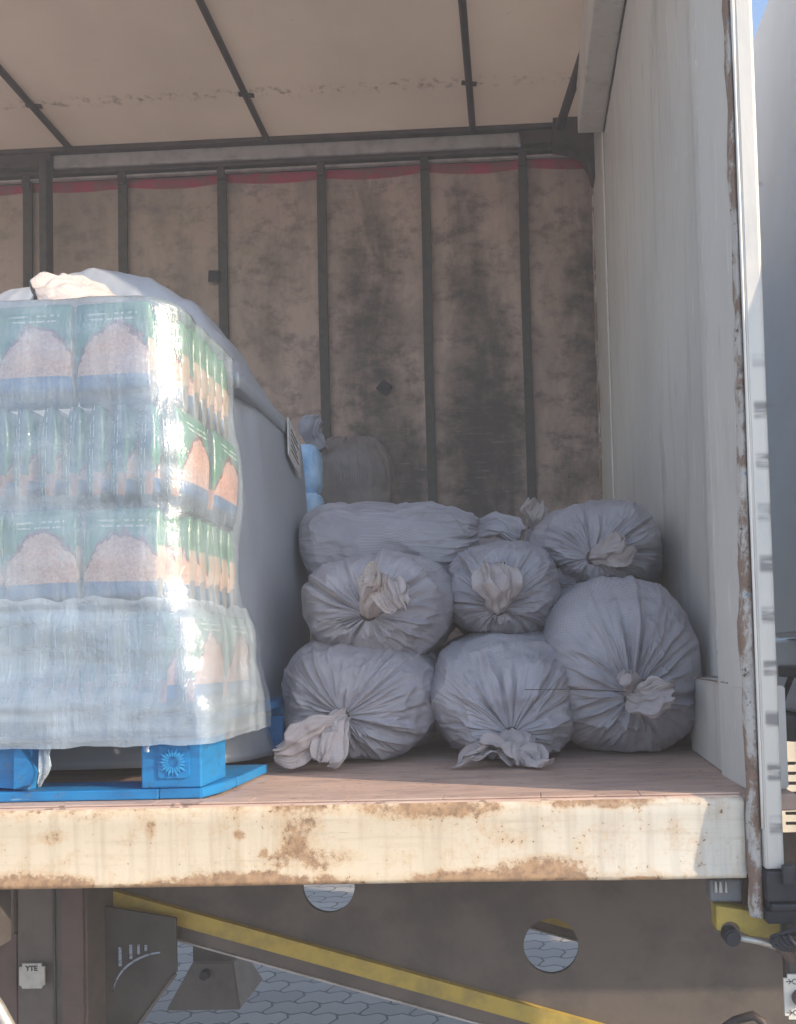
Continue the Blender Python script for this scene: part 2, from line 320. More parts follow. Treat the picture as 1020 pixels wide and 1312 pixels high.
def tube(bm, pts, rad, seg=10, cap=True):
    pts = [Vector(p) for p in pts]; rings = []
    rads = rad if isinstance(rad, (list, tuple)) else [rad]*len(pts)
    for i, p in enumerate(pts):
        d = (pts[min(i+1, len(pts)-1)]-pts[max(i-1, 0)]).normalized()
        a = d.cross(Vector((0, 0, 1)));  a = a.normalized() if a.length > .05 else d.cross(Vector((1, 0, 0))).normalized()
        c = d.cross(a).normalized()
        rings.append([bm.verts.new(p+(a*math.cos(t*2*math.pi/seg)+c*math.sin(t*2*math.pi/seg))*rads[i]) for t in range(seg)])
    for i in range(len(rings)-1):
        for t in range(seg): bm.faces.new((rings[i][t], rings[i][(t+1) % seg], rings[i+1][(t+1) % seg], rings[i+1][t]))
    if cap: bm.faces.new(rings[0][::-1]); bm.faces.new(rings[-1])
    return bm
B = bmesh.new
def part(name, mat, parent, *boxes, bev=.003, smooth=False):
    bm = B()
    for lo, hi in boxes: box(bm, lo, hi, bev)
    return new_obj(name, bm, mat, parent, smooth)
FL = 1.35; YN = 1.30; YB = 3.85
# ------------------------------------------------------------------ ground
bm = B(); bmesh.ops.create_grid(bm, x_segments=2, y_segments=2, size=900); g = new_obj('ground', bm, 'pavers'); g['kind'] = 'structure'
# ------------------------------------------------------------------ trailer
T = empty('curtain_side_trailer', 'open curtain sided freight trailer with rusty cream side rail, holding the sacks and the pallet', 'trailer')
XL, XR = -6.2, .455
part('floor_deck', 'floor', T, ((XL, YN+.004, FL-.028), (XR, YB, FL)))
# side rail: folded profile
bm = B()
pts = [(YN+.012, FL-.001), (YN+.002, FL-.004), (YN-.002, FL-.012), (YN, FL-.03), (YN+.001, 1.232), (YN-.003, 1.224), (YN-.002, 1.217), (YN+.006, 1.214), (YN+.03, 1.214), (YN+.03, FL-.03)]
rnd = random.Random(3); N = 260; rings = []
for i in range(N+1):
    x = XL+(.366-XL)*i/N
    rings.append([bm.verts.new((x, y+.0035*noise.noise(Vector((x*2.2, z*9, 1)))+.0012*noise.noise(Vector((x*17, z*30, 4))), z+.0015*noise.noise(Vector((x*6, y*3, 9))))) for y, z in pts])
for i in range(N):
    for j in range(len(pts)-1): bm.faces.new((rings[i][j], rings[i+1][j], rings[i+1][j+1], rings[i][j+1]))
bm.faces.new(rings[-1]); bm.faces.new(rings[0][::-1])
bmesh.ops.recalc_face_normals(bm, faces=bm.faces); new_obj('side_rail', bm, 'rail', T, True)
# angle strip along the floor edge, worn brown
bm = B()
for i in range(40):
    a = XL+(.364-XL)*i/40; b_ = XL+(.364-XL)*(i+1)/40
    box(bm, (a, YN+.008, FL+.0005), (b_-.0008, YN+.05, FL+.0035), .001)
new_obj('edge_angle', bm, 'floor', T)
# bulkhead
bm = B(); box(bm, (XR, 1.461, 1.2), (.472, YB, 4.2), .003)
bh = new_obj('bulkhead_wall', bm, 'white', T)
bm = B()
for y in (1.80,):
    prism(bm, [(XR-.004, y-.03), (XR-.0065, y-.008), (XR-.0065, y+.008), (XR-.004, y+.03), (XR+.001, y+.03), (XR+.001, y-.03)], 1.53, 3.9, 'XY')
new_obj('wall_seam', bm, 'white', bh)
bm = B(); prism(bm, [(.383, 1.34), (.413, 1.885), (.4545, 1.885), (.4545, 1.34)], FL+.001, 1.525, 'XY', .003); new_obj('kick_plate', bm, 'white', bh)
bm = B(); tube(bm, [(.388+.0145*t/9, 1.45+.435*t/9, 1.5275) for t in range(10)], [.0016+.0018*abs(noise.noise(Vector((t*1.3, 1, 4)))) for t in range(10)], 6); new_obj('kick_plate_edge', bm, 'seam', bh, True)
bm = B()
for s in (-.011, .011): tube(bm, [(.447+s*.3, 1.72+s, 1.56), (.444, 1.72+s, 1.585), (.447+s*.3, 1.72+s*.3, 1.60)], .0022, 6)
new_obj('lashing_ring', bm, 'chassis_dark', bh, True)
part('top_beam', 'white', T, ((.34, 1.32, 3.90), (.4545, 3.42, 4.19)), bev=.006)
bm = B()   # torn dark sealing edge beside the beam
pp = [(.4535, 1.4+.05*i, 3.893+.012*noise.noise(Vector((i*.7, 0, 0)))) for i in range(41)]
tube(bm, pp, [.005+.007*abs(noise.noise(Vector((i*.9, 3, 0)))) for i in range(41)], 6); new_obj('seal_strip', bm, 'dark_steel', T, True)
part('corner_pillar', 'white', T, ((.445, 3.42, FL+.001), (.4545, 3.845, 4.19)), bev=.006)
bm = B(); box(bm, (.437, 3.79, FL+.001), (.4445, 3.848, 4.1), .002); new_obj('pillar_edge_strip', bm, 'seam', T)
# front pillar (inner face beside the opening) and outer seams
part('front_pillar', 'white', T, ((.388, 1.302, 1.2), (.4235, 1.52, 4.2)), bev=.004)
bm = B()
prev = None
rows = []
for i in range(160):
    z = 1.155+i*(4.2-1.155)/159; wv = .004*noise.noise(Vector((0, 0, z*9)))+.003*noise.noise(Vector((1, 0, z*31)))
    w2 = .004*noise.noise(Vector((5, 0, z*12)))+.003*noise.noise(Vector((6, 0, z*40)))
    wd = .020 if z < 1.62 else .020-.010*min(1, (z-1.62)/.5)
    rows.append([bm.verts.new(p) for p in ((.389-wd+wv, 1.300, z), (.389-wd+.003+wv, 1.289+w2, z), (.3885-.004+wv*.4, 1.284+w2, z), (.3895, 1.290, z), (.3895, 1.300, z))])
for i in range(159):
    for j in range(4): bm.faces.new((rows[i][j], rows[i+1][j], rows[i+1][j+1], rows[i][j+1]))
bmesh.ops.recalc_face_normals(bm, faces=bm.faces); new_obj('rusty_seam', bm, 'seam', T, True)
bm = B()
prism(bm, [(.3905, 1.305), (.3905, 1.279), (.3935, 1.2755), (.4175, 1.2755), (.4215, 1.279), (.4215, 1.305)], 1.236, 4.2, 'XY', .0015)
new_obj('locking_post', bm, 'post', T)
bm = B(); tube(bm, [(.389, 1.2785, 1.30+.08*i) for i in range(36)], [.0022+.0022*abs(noise.noise(Vector((i*.8, 2, 1)))) for i in range(36)], 6); new_obj('post_lip', bm, 'white', T, True)
# black lock box below the post, strap coil, yellow bracket, silver lever
part('lock_box', 'black', T, ((.389, 1.268, 1.185), (.56, 1.33, 1.234)), ((.393, 1.262, 1.172), (.56, 1.325, 1.184)), ((.412, 1.258, 1.215), (.432, 1.268, 1.246)), ((.389, 1.27, 1.15), (.56, 1.32, 1.171)), bev=.003)
bm = B()
for j in range(5):
    rr = .045-.006*j
    tube(bm, [(.43+rr*math.cos(t*.3927), 1.245-.004*j+.006*math.sin(t*1.1), 1.133+.014*math.sin(t*.3927)+.003*j) for t in range(17)], .0032, 7, False)
new_obj('cable_coil', bm, 'black', T, True)
yb = B(); 
ys = [(.318, 1.168), (.318, 1.128), (.324, 1.128)]+[(.340+.016*math.cos(R(a)), 1.126+.016*math.sin(R(a))) for a in range(175, -1, -25)]+[(.372, 1.118), (.42, 1.112), (.42, 1.150)]
prism(yb, ys, 1.31, 1.345, 'XZ', .001); br_ = new_obj('yellow_bracket', yb, 'yellow', T)
part('bracket_cover', 'cab_grey', T, ((.313, 1.325, 1.1685), (.366, 1.36, 1.206)), bev=.004)
bm = B()
for (a, w) in ((.322, .0025), (.3295, .003), (.3385, .002)): prism(bm, [(a-w, 1.186), (a+w, 1.186), (a+w*.4, 1.203), (a-w*.5, 1.204)], 1.3205, 1.3245)
new_obj('cover_mark', bm, 'plate', T)
bm = B(); bmesh.ops.create_cone(bm, cap_ends=True, segments=28, radius1=.0135, radius2=.0135, depth=.03, matrix=Matrix.Translation((.339, 1.305, 1.121)) @ Matrix.Rotation(R(90), 4, 'X'))
bmesh.ops.bevel(bm, geom=[e for e in bm.edges if len(e.link_faces) == 2 and e.calc_face_angle() > 1], offset=.003, segments=2, affect='EDGES')
kb = new_obj('release_knob', bm, 'black', T)
bm = B(); tube(bm, [(.352, 1.296, 1.120), (.38, 1.294, 1.115), (.413, 1.292, 1.105)], .0048, 10); new_obj('release_lever', bm, 'silver', T, True)
bm = B(); tube(bm, [(.413, 1.292, 1.106), (.424, 1.293, 1.098), (.432, 1.296, 1.085), (.432, 1.30, 1.06)], .009, 10); new_obj('lever_joint', bm, 'plum_steel', T, True)
# control plate at the right edge
bm = B(); box(bm, (.402+.013, 1.283, .995), (.49, 1.287, 1.066), 0)
bmesh.ops.bevel(bm, geom=[e for e in bm.edges if abs((e.verts[0].co-e.verts[1].co).normalized().y) > .9], offset=.006, segments=4, affect='EDGES')
cp = new_obj('control_plate', bm, 'alu_plate', T)
bm = B(); bmesh.ops.create_cone(bm, cap_ends=True, segments=30, radius1=.013, radius2=.012, depth=.012, matrix=Matrix.Translation((.439, 1.277, 1.030)) @ Matrix.Rotation(R(90), 4, 'X')); new_obj('valve_knob', bm, 'plum_steel', cp)
for zz in (1.055, 1.006):
    bm = B()
    tube(bm, [(.4325+.004*math.cos(t*.6), 1.2825, zz+.004*math.sin(t*.6)) for t in range(12)], .0006, 5, False)
    tube(bm, [(.418, 1.2825, zz), (.4275, 1.2825, zz)], .0007, 5); tube(bm, [(.4225, 1.2825, zz+.004), (.4265, 1.2825, zz), (.4225, 1.2825, zz-.004)], .0007, 5)
    new_obj('plate_symbol', bm, 'ink', cp)
part('plate_bracket', 'chassis_dark', T, ((.425, 1.288, .99), (.50, 1.32, 1.15)))
# unseen bundle of folds, added and shaped to shade post and rail end
bm = B(); rows = []
for i in range(60):
    z = 1.12+i*(4.1-1.12)/59
    w = .088 if z < 2.15 else max(.046, .088-.042*(z-2.15)/.3)
    w += .014*min(1, (1.45-z)/.12) if z < 1.45 else 0
    cyy = 1.285; row = []
    for t in range(40):
        th = t*2*math.pi/40; rr = w*(1+.07*math.sin(th*9+z*1.5)+.05*noise.noise(Vector((th*2, z*3, 0))))
        row.append(bm.verts.new((.60+rr*math.cos(th)*1.1, cyy+rr*math.sin(th), z)))
    rows.append(row)
for i in range(59):
    for t in range(40): bm.faces.new((rows[i][t], rows[i][(t+1) % 40], rows[i+1][(t+1) % 40], rows[i+1][t]))
bm.faces.new(rows[0][::-1]); bm.faces.new(rows[-1])
new_obj('unseen_shade_bundle', bm, 'strap', T, True)
# roof
rf = part('roof_panel', 'ceil', T, ((XL, 1.25, 4.2), (.472, 3.9, 4.215)), bev=0)
for x in (-5.2, -4.19, -3.17, -2.165, -1.167, -.141):
    bm = B(); tube(bm, [(x, 1.3, 4.183), (x, 3.765, 4.183)], .0165, 8); new_obj('roof_bow', bm, 'dark_steel', rf, True)
    bm = B(); box(bm, (x-.035, 3.46, 4.188), (x+.035, 3.48, 4.198), .002, rot=(0, 0, R(12))); new_obj('bow_clip', bm, 'dark_steel', rf)
part('near_cant_rail', 'rail_grey', T, ((XL, 1.24, 4.05), (.45, 1.30, 4.19)))
bm = B(); tube(bm, [(.40, 3.03, 4.15), (.27, 3.77, 4.13)], .022, 8); new_obj('corner_brace', bm, 'dark_steel', T, True)
# far side: cant rail, hem rail, curtain with straps
part('cant_rail', 'rail_grey', T, ((-2.27, 3.79, 4.106), (.0905, 3.83, 4.175)), bev=.008)
part('cant_rail_edge', 'dark_steel', T, ((XL, 3.765, 4.176), (.40, 3.84, 4.1995)), ((XL, 3.80, 4.082), (.40, 3.84, 4.105)), ((XL, 3.77, 4.106), (-2.275, 3.83, 4.175)), ((.092, 3.775, 4.106), (.40, 3.83, 4.175)), bev=.004)
part('curtain_track', 'rail_grey', T, ((XL, 3.815, 4.062), (.40, 3.835, 4.074)), bev=.003)
part('curtain_track_back', 'dark_steel', T, ((XL, 3.835, 4.066), (.45, 3.89, 4.0815)), bev=0)
bm = B()
prism(bm, [(.25, 4.175), (.4545, 4.175), (.4545, 3.86), (.437, 3.88), (.42, 3.95), (.385, 4.01), (.33, 4.045), (.25, 4.06)], 3.70, 3.80); new_obj('corner_gusset', bm, 'dark_steel', T)
part('inner_pole', 'strap', T, ((-2.29, 3.70, FL+.001), (-2.25, 3.76, 4.105)), bev=.006)
bm = B(); SX = [-5.45, -4.95, -4.44, -3.94, -3.43, -2.93, -2.424, -1.928, -1.42, -.912, -.39, .10]
nx_, nz_ = 300, 110; rows = []
def cury(x, z):
    ph = 0
    for a, b_ in zip(SX, SX[1:]+[.62]):
        if a <= x < b_: ph = math.sin(math.pi*(x-a)/(b_-a))
    return YB-.012+.030*ph*(.6+.5*math.sin(z*1.3))+.014*noise.noise(Vector((x*2.5, 0, z*1.6)))+.004*noise.noise(Vector((x*9, 3, z*7)))
for i in range(nx_+1):
    x = XL+(.452-XL)*i/nx_; rows.append([bm.verts.new((x, cury(x, FL+(4.064-FL)*j/nz_)+.006, FL+.001+(4.064-FL)*j/nz_)) for j in range(nz_+1)])
for i in range(nx_):
    for j in range(nz_): bm.faces.new((rows[i][j], rows[i+1][j], rows[i+1][j+1], rows[i][j+1]))
cu = new_obj('far_curtain', bm, 'curtain', T, True)
for s_ in SX:
    bm = B(); rows = []
    for j in range(60):
        z = FL+.001+(4.06-FL)*j/59; xx = s_+.005*noise.noise(Vector((s_*7, 0, z*1.1))); y = YB-.030+.004*noise.noise(Vector((s_*3, 5, z*2)))
        rows.append([bm.verts.new(p) for p in ((xx-.0225, y, z), (xx+.0225, y, z), (xx+.0225, y+.012, z), (xx-.0225, y+.012, z))])
    for j in range(59):
        for t in range(4): bm.faces.new((rows[j][t], rows[j][(t+1) % 4], rows[j+1][(t+1) % 4], rows[j+1][t]))
    bm.faces.new(rows[0][::-1]); bm.faces.new(rows[-1])
    st_ = new_obj('strap', bm, 'strap', cu)
    bm = B(); box(bm, (s_-.02, YB-.045, 4.02), (s_+.02, YB-.030, 4.085), .005); new_obj('strap_roller', bm, 'dark_steel', st_)
for (x, z, a, s_) in ((-.615, 2.93, 42, .03), (-1.462, 3.528, 4, .028)):
    bm = B(); box(bm, (x-s_, YB-.042, z-s_), (x+s_, YB-.034, z+s_), .002, rot=(0, R(a), 0)); new_obj('curtain_patch', bm, 'black', cu)
# chassis beams with lightening holes, yellow band
def hole_plate(bm, outline, holes, y0, y1):
    b = bmesh.new(); edges = []
    def loop(ps):
        vs = [b.verts.new((p[0], y0, p[1])) for p in ps]
        return [b.edges.new((vs[i], vs[(i+1) % len(vs)])) for i in range(len(vs))]
    edges += loop(outline)
    for (hx_, hz_, hr) in holes: edges += loop([(hx_+hr*math.cos(a*math.pi/24), hz_+hr*math.sin(a*math.pi/24)) for a in range(48)])
    bmesh.ops.triangle_fill(b, use_beauty=True, use_dissolve=False, edges=edges)
    # drop faces inside holes
    for f in [f for f in b.faces if any((f.calc_center_median().x-h[0])**2+(f.calc_center_median().z-h[1])**2 < (h[2]*.97)**2 for h in holes)]: b.faces.remove(f)
    r_ = bmesh.ops.extrude_face_region(b, geom=b.faces[:]); bmesh.ops.translate(b, vec=(0, y1-y0, 0), verts=[v for v in r_['geom'] if isinstance(v, bmesh.types.BMVert)])
    bmesh.ops.recalc_face_normals(b, faces=b.faces)
    t = bpy.data.meshes.new('t'); b.to_mesh(t); b.free(); bm.from_mesh(t); bpy.data.meshes.remove(t)
YW = 2.05; zl = lambda x: .803-.285*(x+.389)      # upper edge of the yellow band
def beam(y, dz, name):
    bm = B()
    out = [(-1.16, 1.30), (-1.16, zl(-1.16)-.03), (-.95, zl(-.95)-.052), (1.3, zl(1.3)-.052), (1.3, 1.30)]
    out = [(a, b_ + (dz if b_ < 1.2 else 0)) for a, b_ in out]
    hole_plate(bm, out, [(-.507, .996+dz*.3, .069), (.071, .833+dz, .071)] if dz == 0 else [], y, y+.012)
    w = new_obj(name, bm, 'chassis', T)
    bm = B(); prism(bm, [(-1.12, zl(-1.12)+dz), (1.3, zl(1.3)+dz), (1.3, zl(1.3)-.044+dz), (-1.12, zl(-1.12)-.044+dz)], y-.020, y-.001); new_obj('flange_band', bm, 'yellow', w)
    bm = B(); prism(bm, [(-1.02, zl(-1.02)-.045+dz), (1.3, zl(1.3)-.045+dz), (1.3, zl(1.3)-.078+dz), (-1.02, zl(-1.02)-.078+dz)], y-.016, y-.001); new_obj('lower_flange', bm, 'chassis', w)
    bm = B(); prism(bm, [(-1.02, zl(-1.02)-.079+dz), (1.3, zl(1.3)-.079+dz), (1.3, zl(1.3)-.084+dz), (-1.02, zl(-1.02)-.084+dz)], y-.022, y+.03); new_obj('flange_lip', bm, 'rail_grey', w)
    return w
beam(YW, 0, 'chassis_beam'); beam(2.95, -.03, 'chassis_beam')
for x in (-5.4, -4.6, -3.8, -3.0, -2.2, -1.4, -.75, .6, 1.0): part('cross_member', 'chassis_dark', T, ((x-.03, 2.075, 1.10), (x+.03, 2.94, 1.318)), bev=0)
part('sun_block_beam', 'dark_steel', T, ((.40, 1.44, 1.10), (.452, 3.8, 1.318)), bev=.003)  # beam added to keep sun off the left part of the web
# near landing leg with plate, flank plates
lg = part('landing_leg', 'chassis', T, ((-1.245, 1.90, .42), (-1.07, 2.03, 1.318)), bev=.004)
part('leg_seam', 'chassis_dark', lg, ((-1.152, 1.894, .42), (-1.146, 1.899, 1.31)), bev=.001)
part('leg_side_channel', 'plum_steel', lg, ((-1.125, 1.886, .42), (-1.072, 1.899, 1.30)), ((-1.36, 1.90, .42), (-1.247, 1.935, .935)), bev=.002)
part('leg_cross_bar', 'chassis', lg, ((-2.4, 1.89, .936), (-1.248, 1.94, 1.31)), bev=.004)
# maker plate with notched corners
bm = B(); cxp, czp, hw, hh, nt_ = -1.196, .840, .0315, .030, .008
prism(bm, [(cxp-hw+nt_, czp-hh), (cxp+hw-nt_, czp-hh), (cxp+hw-nt_*.7, czp-hh+nt_*.7), (cxp+hw, czp-hh+nt_), (cxp+hw, czp+hh-nt_), (cxp+hw-nt_, czp+hh-nt_), (cxp+hw-nt_, czp+hh), (cxp-hw+nt_, czp+hh), (cxp-hw+nt_, czp+hh-nt_), (cxp-hw, czp+hh-nt_), (cxp-hw, czp-hh+nt_), (cxp-hw+nt_*.7, czp-hh+nt_*.7)], 1.880, 1.884)
mp_ = new_obj('maker_plate', bm, 'plate', lg)
def text_mesh(body, size, loc, mat, parent, name, rot=(R(90), 0, 0), bold=0.0):
    cu_ = bpy.data.curves.new('txt', 'FONT'); cu_.body = body; cu_.size = size; cu_.extrude = .0006; cu_.align_x = 'CENTER'; cu_.align_y = 'CENTER'; cu_.offset = bold
    ob = bpy.data.objects.new('txt', cu_); COL.objects.link(ob); dg = bpy.context.evaluated_depsgraph_get()
    me = bpy.data.meshes.new_from_object(ob.evaluated_get(dg)); bpy.data.objects.remove(ob)
    me.transform(Matrix.Translation(loc) @ Euler(rot).to_matrix().to_4x4()); me.materials.clear(); me.materials.append(M[mat])
    o = bpy.data.objects.new(name, me); COL.objects.link(o); o.parent = parent; return o
text_mesh('YTE', .017, (-1.196, 1.8792, .858), 'ink', mp_, 'plate_lettering', bold=.0006)
# gusset plate with slots between leg and beam, seen light through it
bm = B()
outl = [(-1.12, .50), (-.885, .805), (-.885, .94), (-1.12, .98)]
b = bmesh.new(); edges = []
def loop2(ps):
    vs = [b.verts.new((p[0], 1.985, p[1])) for p in ps]; return [b.edges.new((vs[i], vs[(i+1) % len(vs)])) for i in range(len(vs))]
edges += loop2(outl); hol = []
for (x, z0, z1, w) in ((-1.033, .818, .868, .0055), (-1.005, .836, .874, .0055), (-.985, .847, .874, .005), (-.966, .856, .873, .005)):
    hol.append([(x-w, z0), (x+w, z0), (x+w, z1), (x-w, z1)])
arc1 = [(-.915-.135*math.cos(R(a))*1.0, .745+.105*math.sin(R(a))) for a in range(5, 86, 8)]
arc1o = [(-.915-.140*math.cos(R(a)), .745+.111*math.sin(R(a))) for a in range(85, 4, -8)]; hol.append(arc1+arc1o)
for h_ in hol: edges += loop2(h_)
bmesh.ops.triangle_fill(b, use_beauty=True, edges=edges)
def inpoly(p, poly):
    c_ = False; j = len(poly)-1
    for i in range(len(poly)):
        if (poly[i][1] > p[1]) != (poly[j][1] > p[1]) and p[0] < (poly[j][0]-poly[i][0])*(p[1]-poly[i][1])/(poly[j][1]-poly[i][1])+poly[i][0]: c_ = not c_
        j = i
    return c_
for f in [f for f in b.faces if any(inpoly((f.calc_center_median().x, f.calc_center_median().z), h_) for h_ in hol)]: b.faces.remove(f)
r_ = bmesh.ops.extrude_face_region(b, geom=b.faces[:]); bmesh.ops.translate(b, vec=(0, .006, 0), verts=[v for v in r_['geom'] if isinstance(v, bmesh.types.BMVert)])
bmesh.ops.recalc_face_normals(b, faces=b.faces); new_obj('gusset_plate', b, 'chassis_dark', T)
bm = B(); tube(bm, [(-1.115, 1.982, .505), (-.887, 1.982, .800)], .005, 6); new_obj('gusset_edge', bm, 'chassis', T, True)
# far landing leg: stem and flared foot
fl = part('landing_leg', 'chassis_dark', T, ((-1.385, 3.26, .34), (-1.215, 3.40, 1.318)), bev=.004)
bm = B(); b = bmesh.new()
bot = [(-1.475, 3.20, .165), (-1.165, 3.20, .165), (-1.165, 3.50, .165), (-1.475, 3.50, .165)]; tp = [(-1.385, 3.26, .339), (-1.215, 3.26, .339), (-1.215, 3.40, .339), (-1.385, 3.40, .339)]
vb = [b.verts.new(p) for p in bot]; vt_ = [b.verts.new(p) for p in tp]; b.faces.new(vb[::-1]); b.faces.new(vt_)
for i in range(4): b.faces.new((vb[i], vb[(i+1) % 4], vt_[(i+1) % 4], vt_[i]))
bmesh.ops.bevel(b, geom=b.edges[:], offset=.006, segments=2, affect='EDGES'); new_obj('leg_foot', b, 'chassis', fl)
bm = B(); bmesh.ops.create_cone(bm, cap_ends=True, segments=16, radius1=.02, radius2=.018, depth=.03, matrix=Matrix.Translation((-1.32, 3.225, .30)) @ Matrix.Rotation(R(90), 4, 'X')); new_obj('foot_bolt', bm, 'black', fl)
# crank handle lower left
bm = B(); tube(bm, [(-.955, 1.32, 1.13), (-.94, 1.32, 1.075), (-.897, 1.32, 1.01), (-.858, 1.32, .94), (-.80, 1.33, .80)], .0095, 14); new_obj('crank_handle', bm, 'silver', T, True)
part('crank_bracket', 'chassis_dark', T, ((-.96, 1.305, 1.11), (-.90, 1.36, 1.213)))
bm = B(); tube(bm, [(.335, 1.41, .915), (.365, 1.40, .940), (.395, 1.39, .953), (.408, 1.385, .945), (.415, 1.385, .915)], [.006, .007, .008, .008, .007], 10); new_obj('pull_lever', bm, 'dark_steel', T, True)
# rear wheels far left keep the trailer on the ground, behind everything in view
for x in (-5.6, -4.4):
    for y in (1.45, 3.5):
        bm = B(); bmesh.ops.create_cone(bm, cap_ends=True, segments=40, radius1=.5, radius2=.5, depth=.26, matrix=Matrix.Translation((x, y+.1, .5)) @ Matrix.Rotation(R(90), 4, 'X'))
        bmesh.ops.bevel(bm, geom=[e for e in bm.edges if len(e.link_faces) == 2 and e.calc_face_angle() > 1], offset=.04, segments=3, affect='EDGES'); w_ = new_obj('wheel', bm, 'black', T)
# ------------------------------------------------------------------ truck cab at the right
K = empty('truck_cab', 'white truck cab with tall side panel standing beyond the silver post at the right edge', 'truck', (1.6, 2.0, 0))
def kpart(name, mat, *bx, bev=.01): return part(name, mat, K, *bx, bev=bev)
bm = B(); prism(bm, [(.79, 2.38), (.752, 2.32), (.75, 1.52), (.79, 1.45), (3.2, 1.45), (3.2, 3.6), (1.1, 3.6), (1.1, 2.38)], 1.62, 3.40, 'XY', .012); body = new_obj('cab_body', bm, 'cab_white', K)
bm = B(); prism(bm, [(.79, 3.41), (.80, 3.50), (1.0, 3.85), (3.0, 3.85), (3.1, 3.41)], 1.6, 2.28, 'XZ', .01); new_obj('roof_fairing', bm, 'cab_white', K)
part('panel_seam', 'cab_grey', body, ((.7465, 1.86, 1.64), (.7495, 1.866, 3.28)), bev=0)
for zz in (2.30, 2.965): part('panel_bolt', 'cab_grey', body, ((.735, 2.30, zz), (.751, 2.308, zz+.008)), bev=.002)
kpart('lower_panel', 'cab_white', ((.80, 1.50, 1.40), (3.1, 3.5, 1.615)))
kpart('side_bracket', 'black', ((.72, 1.95, 1.51), (.86, 2.18, 1.542)), ((.77, 2.0, 1.543), (.86, 2.1, 1.575)), bev=.004)
bm = B(); tube(bm, [(.73, 2.1, 1.515), (.725, 2.14, 1.47), (.72, 2.19, 1.40), (.72, 2.2, 1.34)], .008, 8); new_obj('air_hose', bm, 'black', K, True)
kpart('chassis_frame', 'cab_grey', ((.66, 2.25, .85), (3.1, 2.6, 1.39)))
kpart('sun_block_skirt', 'cab_white', ((.80, 1.455, .92), (1.40, 1.495, 1.60)), ((1.402, 1.455, 1.43), (3.1, 1.495, 1.60)))  # unseen panels added to set where sunlight ends on the chassis web
# perforated step plate
bm = B(); slots = [(1.245+i*.0195) for i in range(7)]
b = bmesh.new(); edges = []
def loop3(ps):
    vs = [b.verts.new((p[0], 1.56, p[1])) for p in ps]; return [b.edges.new((vs[i], vs[(i+1) % len(vs)])) for i in range(len(vs))]
edges += loop3([(.49, 1.228), (.95, 1.228), (.95, 1.372), (.49, 1.408)]); hol = []
for i, z in enumerate(slots):
    hol.append([(.52, z-.0035), (.541, z-.0035), (.548-i*.0003, z-.001), (.548, z+.001), (.541, z+.0035), (.52, z+.0035)])
for h_ in hol: edges += loop3(h_)
for a in range(9):
    for c_ in range(6):
        x = .575+a*.04+(c_ % 2)*.02; z = 1.245+c_*.0195; h_ = [(x+.004*math.cos(t*math.pi/4), z+.003*math.sin(t*math.pi/4)) for t in range(8)]; hol.append(h_); edges += loop3(h_)
bmesh.ops.triangle_fill(b, use_beauty=True, edges=edges)
for f in [f for f in b.faces if any(inpoly((f.calc_center_median().x, f.calc_center_median().z), h_) for h_ in hol)]: b.faces.remove(f)
r_ = bmesh.ops.extrude_face_region(b, geom=b.faces[:]); bmesh.ops.translate(b, vec=(0, .004, 0), verts=[v for v in r_['geom'] if isinstance(v, bmesh.types.BMVert)])
bmesh.ops.recalc_face_normals(b, faces=b.faces); new_obj('step_plate', b, 'alu_plate', K)
for x, y in ((2.3, 1.7), (2.3, 3.4)):
    bm = B(); bmesh.ops.create_cone(bm, cap_ends=True, segments=40, radius1=.5, radius2=.5, depth=.28, matrix=Matrix.Translation((x, y, .5)) @ Matrix.Rotation(R(90), 4, 'X')); new_obj('wheel', bm, 'black', K)
# ------------------------------------------------------------------ blue pallet
P_ = empty('blue_pallet', 'blue wooden pallet with a sunburst block, under the wrapped packets', 'pallet', (-1.1, 1.9, FL))
PX0, PX1, PY0, PY1 = -1.60, -.552, 1.345, 2.45; z0 = FL+.0045
for y in (PY0+.06, (PY0+PY1)/2, PY1-.06): part('deck_runner', 'pallet', P_, ((PX0, y-.058, z0+.107), (PX1, y+.058, z0+.124)), bev=.002)
for i in range(7):
    x = PX0+.05+i*(PX1-PX0-.1)/6; part('deck_board', 'pallet', P_, ((x-.048, PY0, z0+.125), (x+.048, PY1, z0+.143)), bev=.002)
for x0_, x1_ in ((PX1-.107, PX1), (-1.20, -1.06), (PX0, PX0+.12)):
    for y in (PY0+.002, (PY0+PY1)/2-.07, PY1-.15):
        bk = part('block', 'pallet', P_, ((x0_, y, z0+.0185), (x1_, y+.115, z0+.1065)), bev=.003)
        if x0_ > -.8 and y < 1.5: fblock = bk
part('bottom_board', 'pallet', P_, ((PX0, PY0-.002, z0), (PX1-.075, PY0+.10, z0+.0175)), bev=.002)
bm = B(); prism(bm, [(PX1-.074, PY0-.002), (PX1+.001, PY0-.002), (PX1+.018, PY0+.06), (PX1+.020, PY0+.115), (PX1-.10, PY0+.115)], z0+.0005, z0+.0176, 'XY', .002); new_obj('bottom_board', bm, 'pallet', P_)
part('bottom_board', 'pallet', P_, ((PX1-.11, PY0+.118, z0), (PX1+.021, 1.64, z0+.0175)), bev=.002)
part('bottom_board', 'pallet', P_, ((PX0, PY1-.12, z0), (PX1-.112, PY1, z0+.0175)), bev=.002)
# broken plank at left
bm = B(); box(bm, (-.99, PY0+.012, z0+.024), (-.862, PY0+.035, z0+.098), .002, rot=(0, R(6), 0)); new_obj('broken_board', bm, 'pallet', P_)
bm = B(); prism(bm, [(-.885, z0+.022), (-.852, z0+.030), (-.846, z0+.052), (-.872, z0+.096), (-.884, z0+.09)], PY0-.002, PY0+.01, 'XZ', .001); new_obj('broken_board', bm, 'pallet', P_)
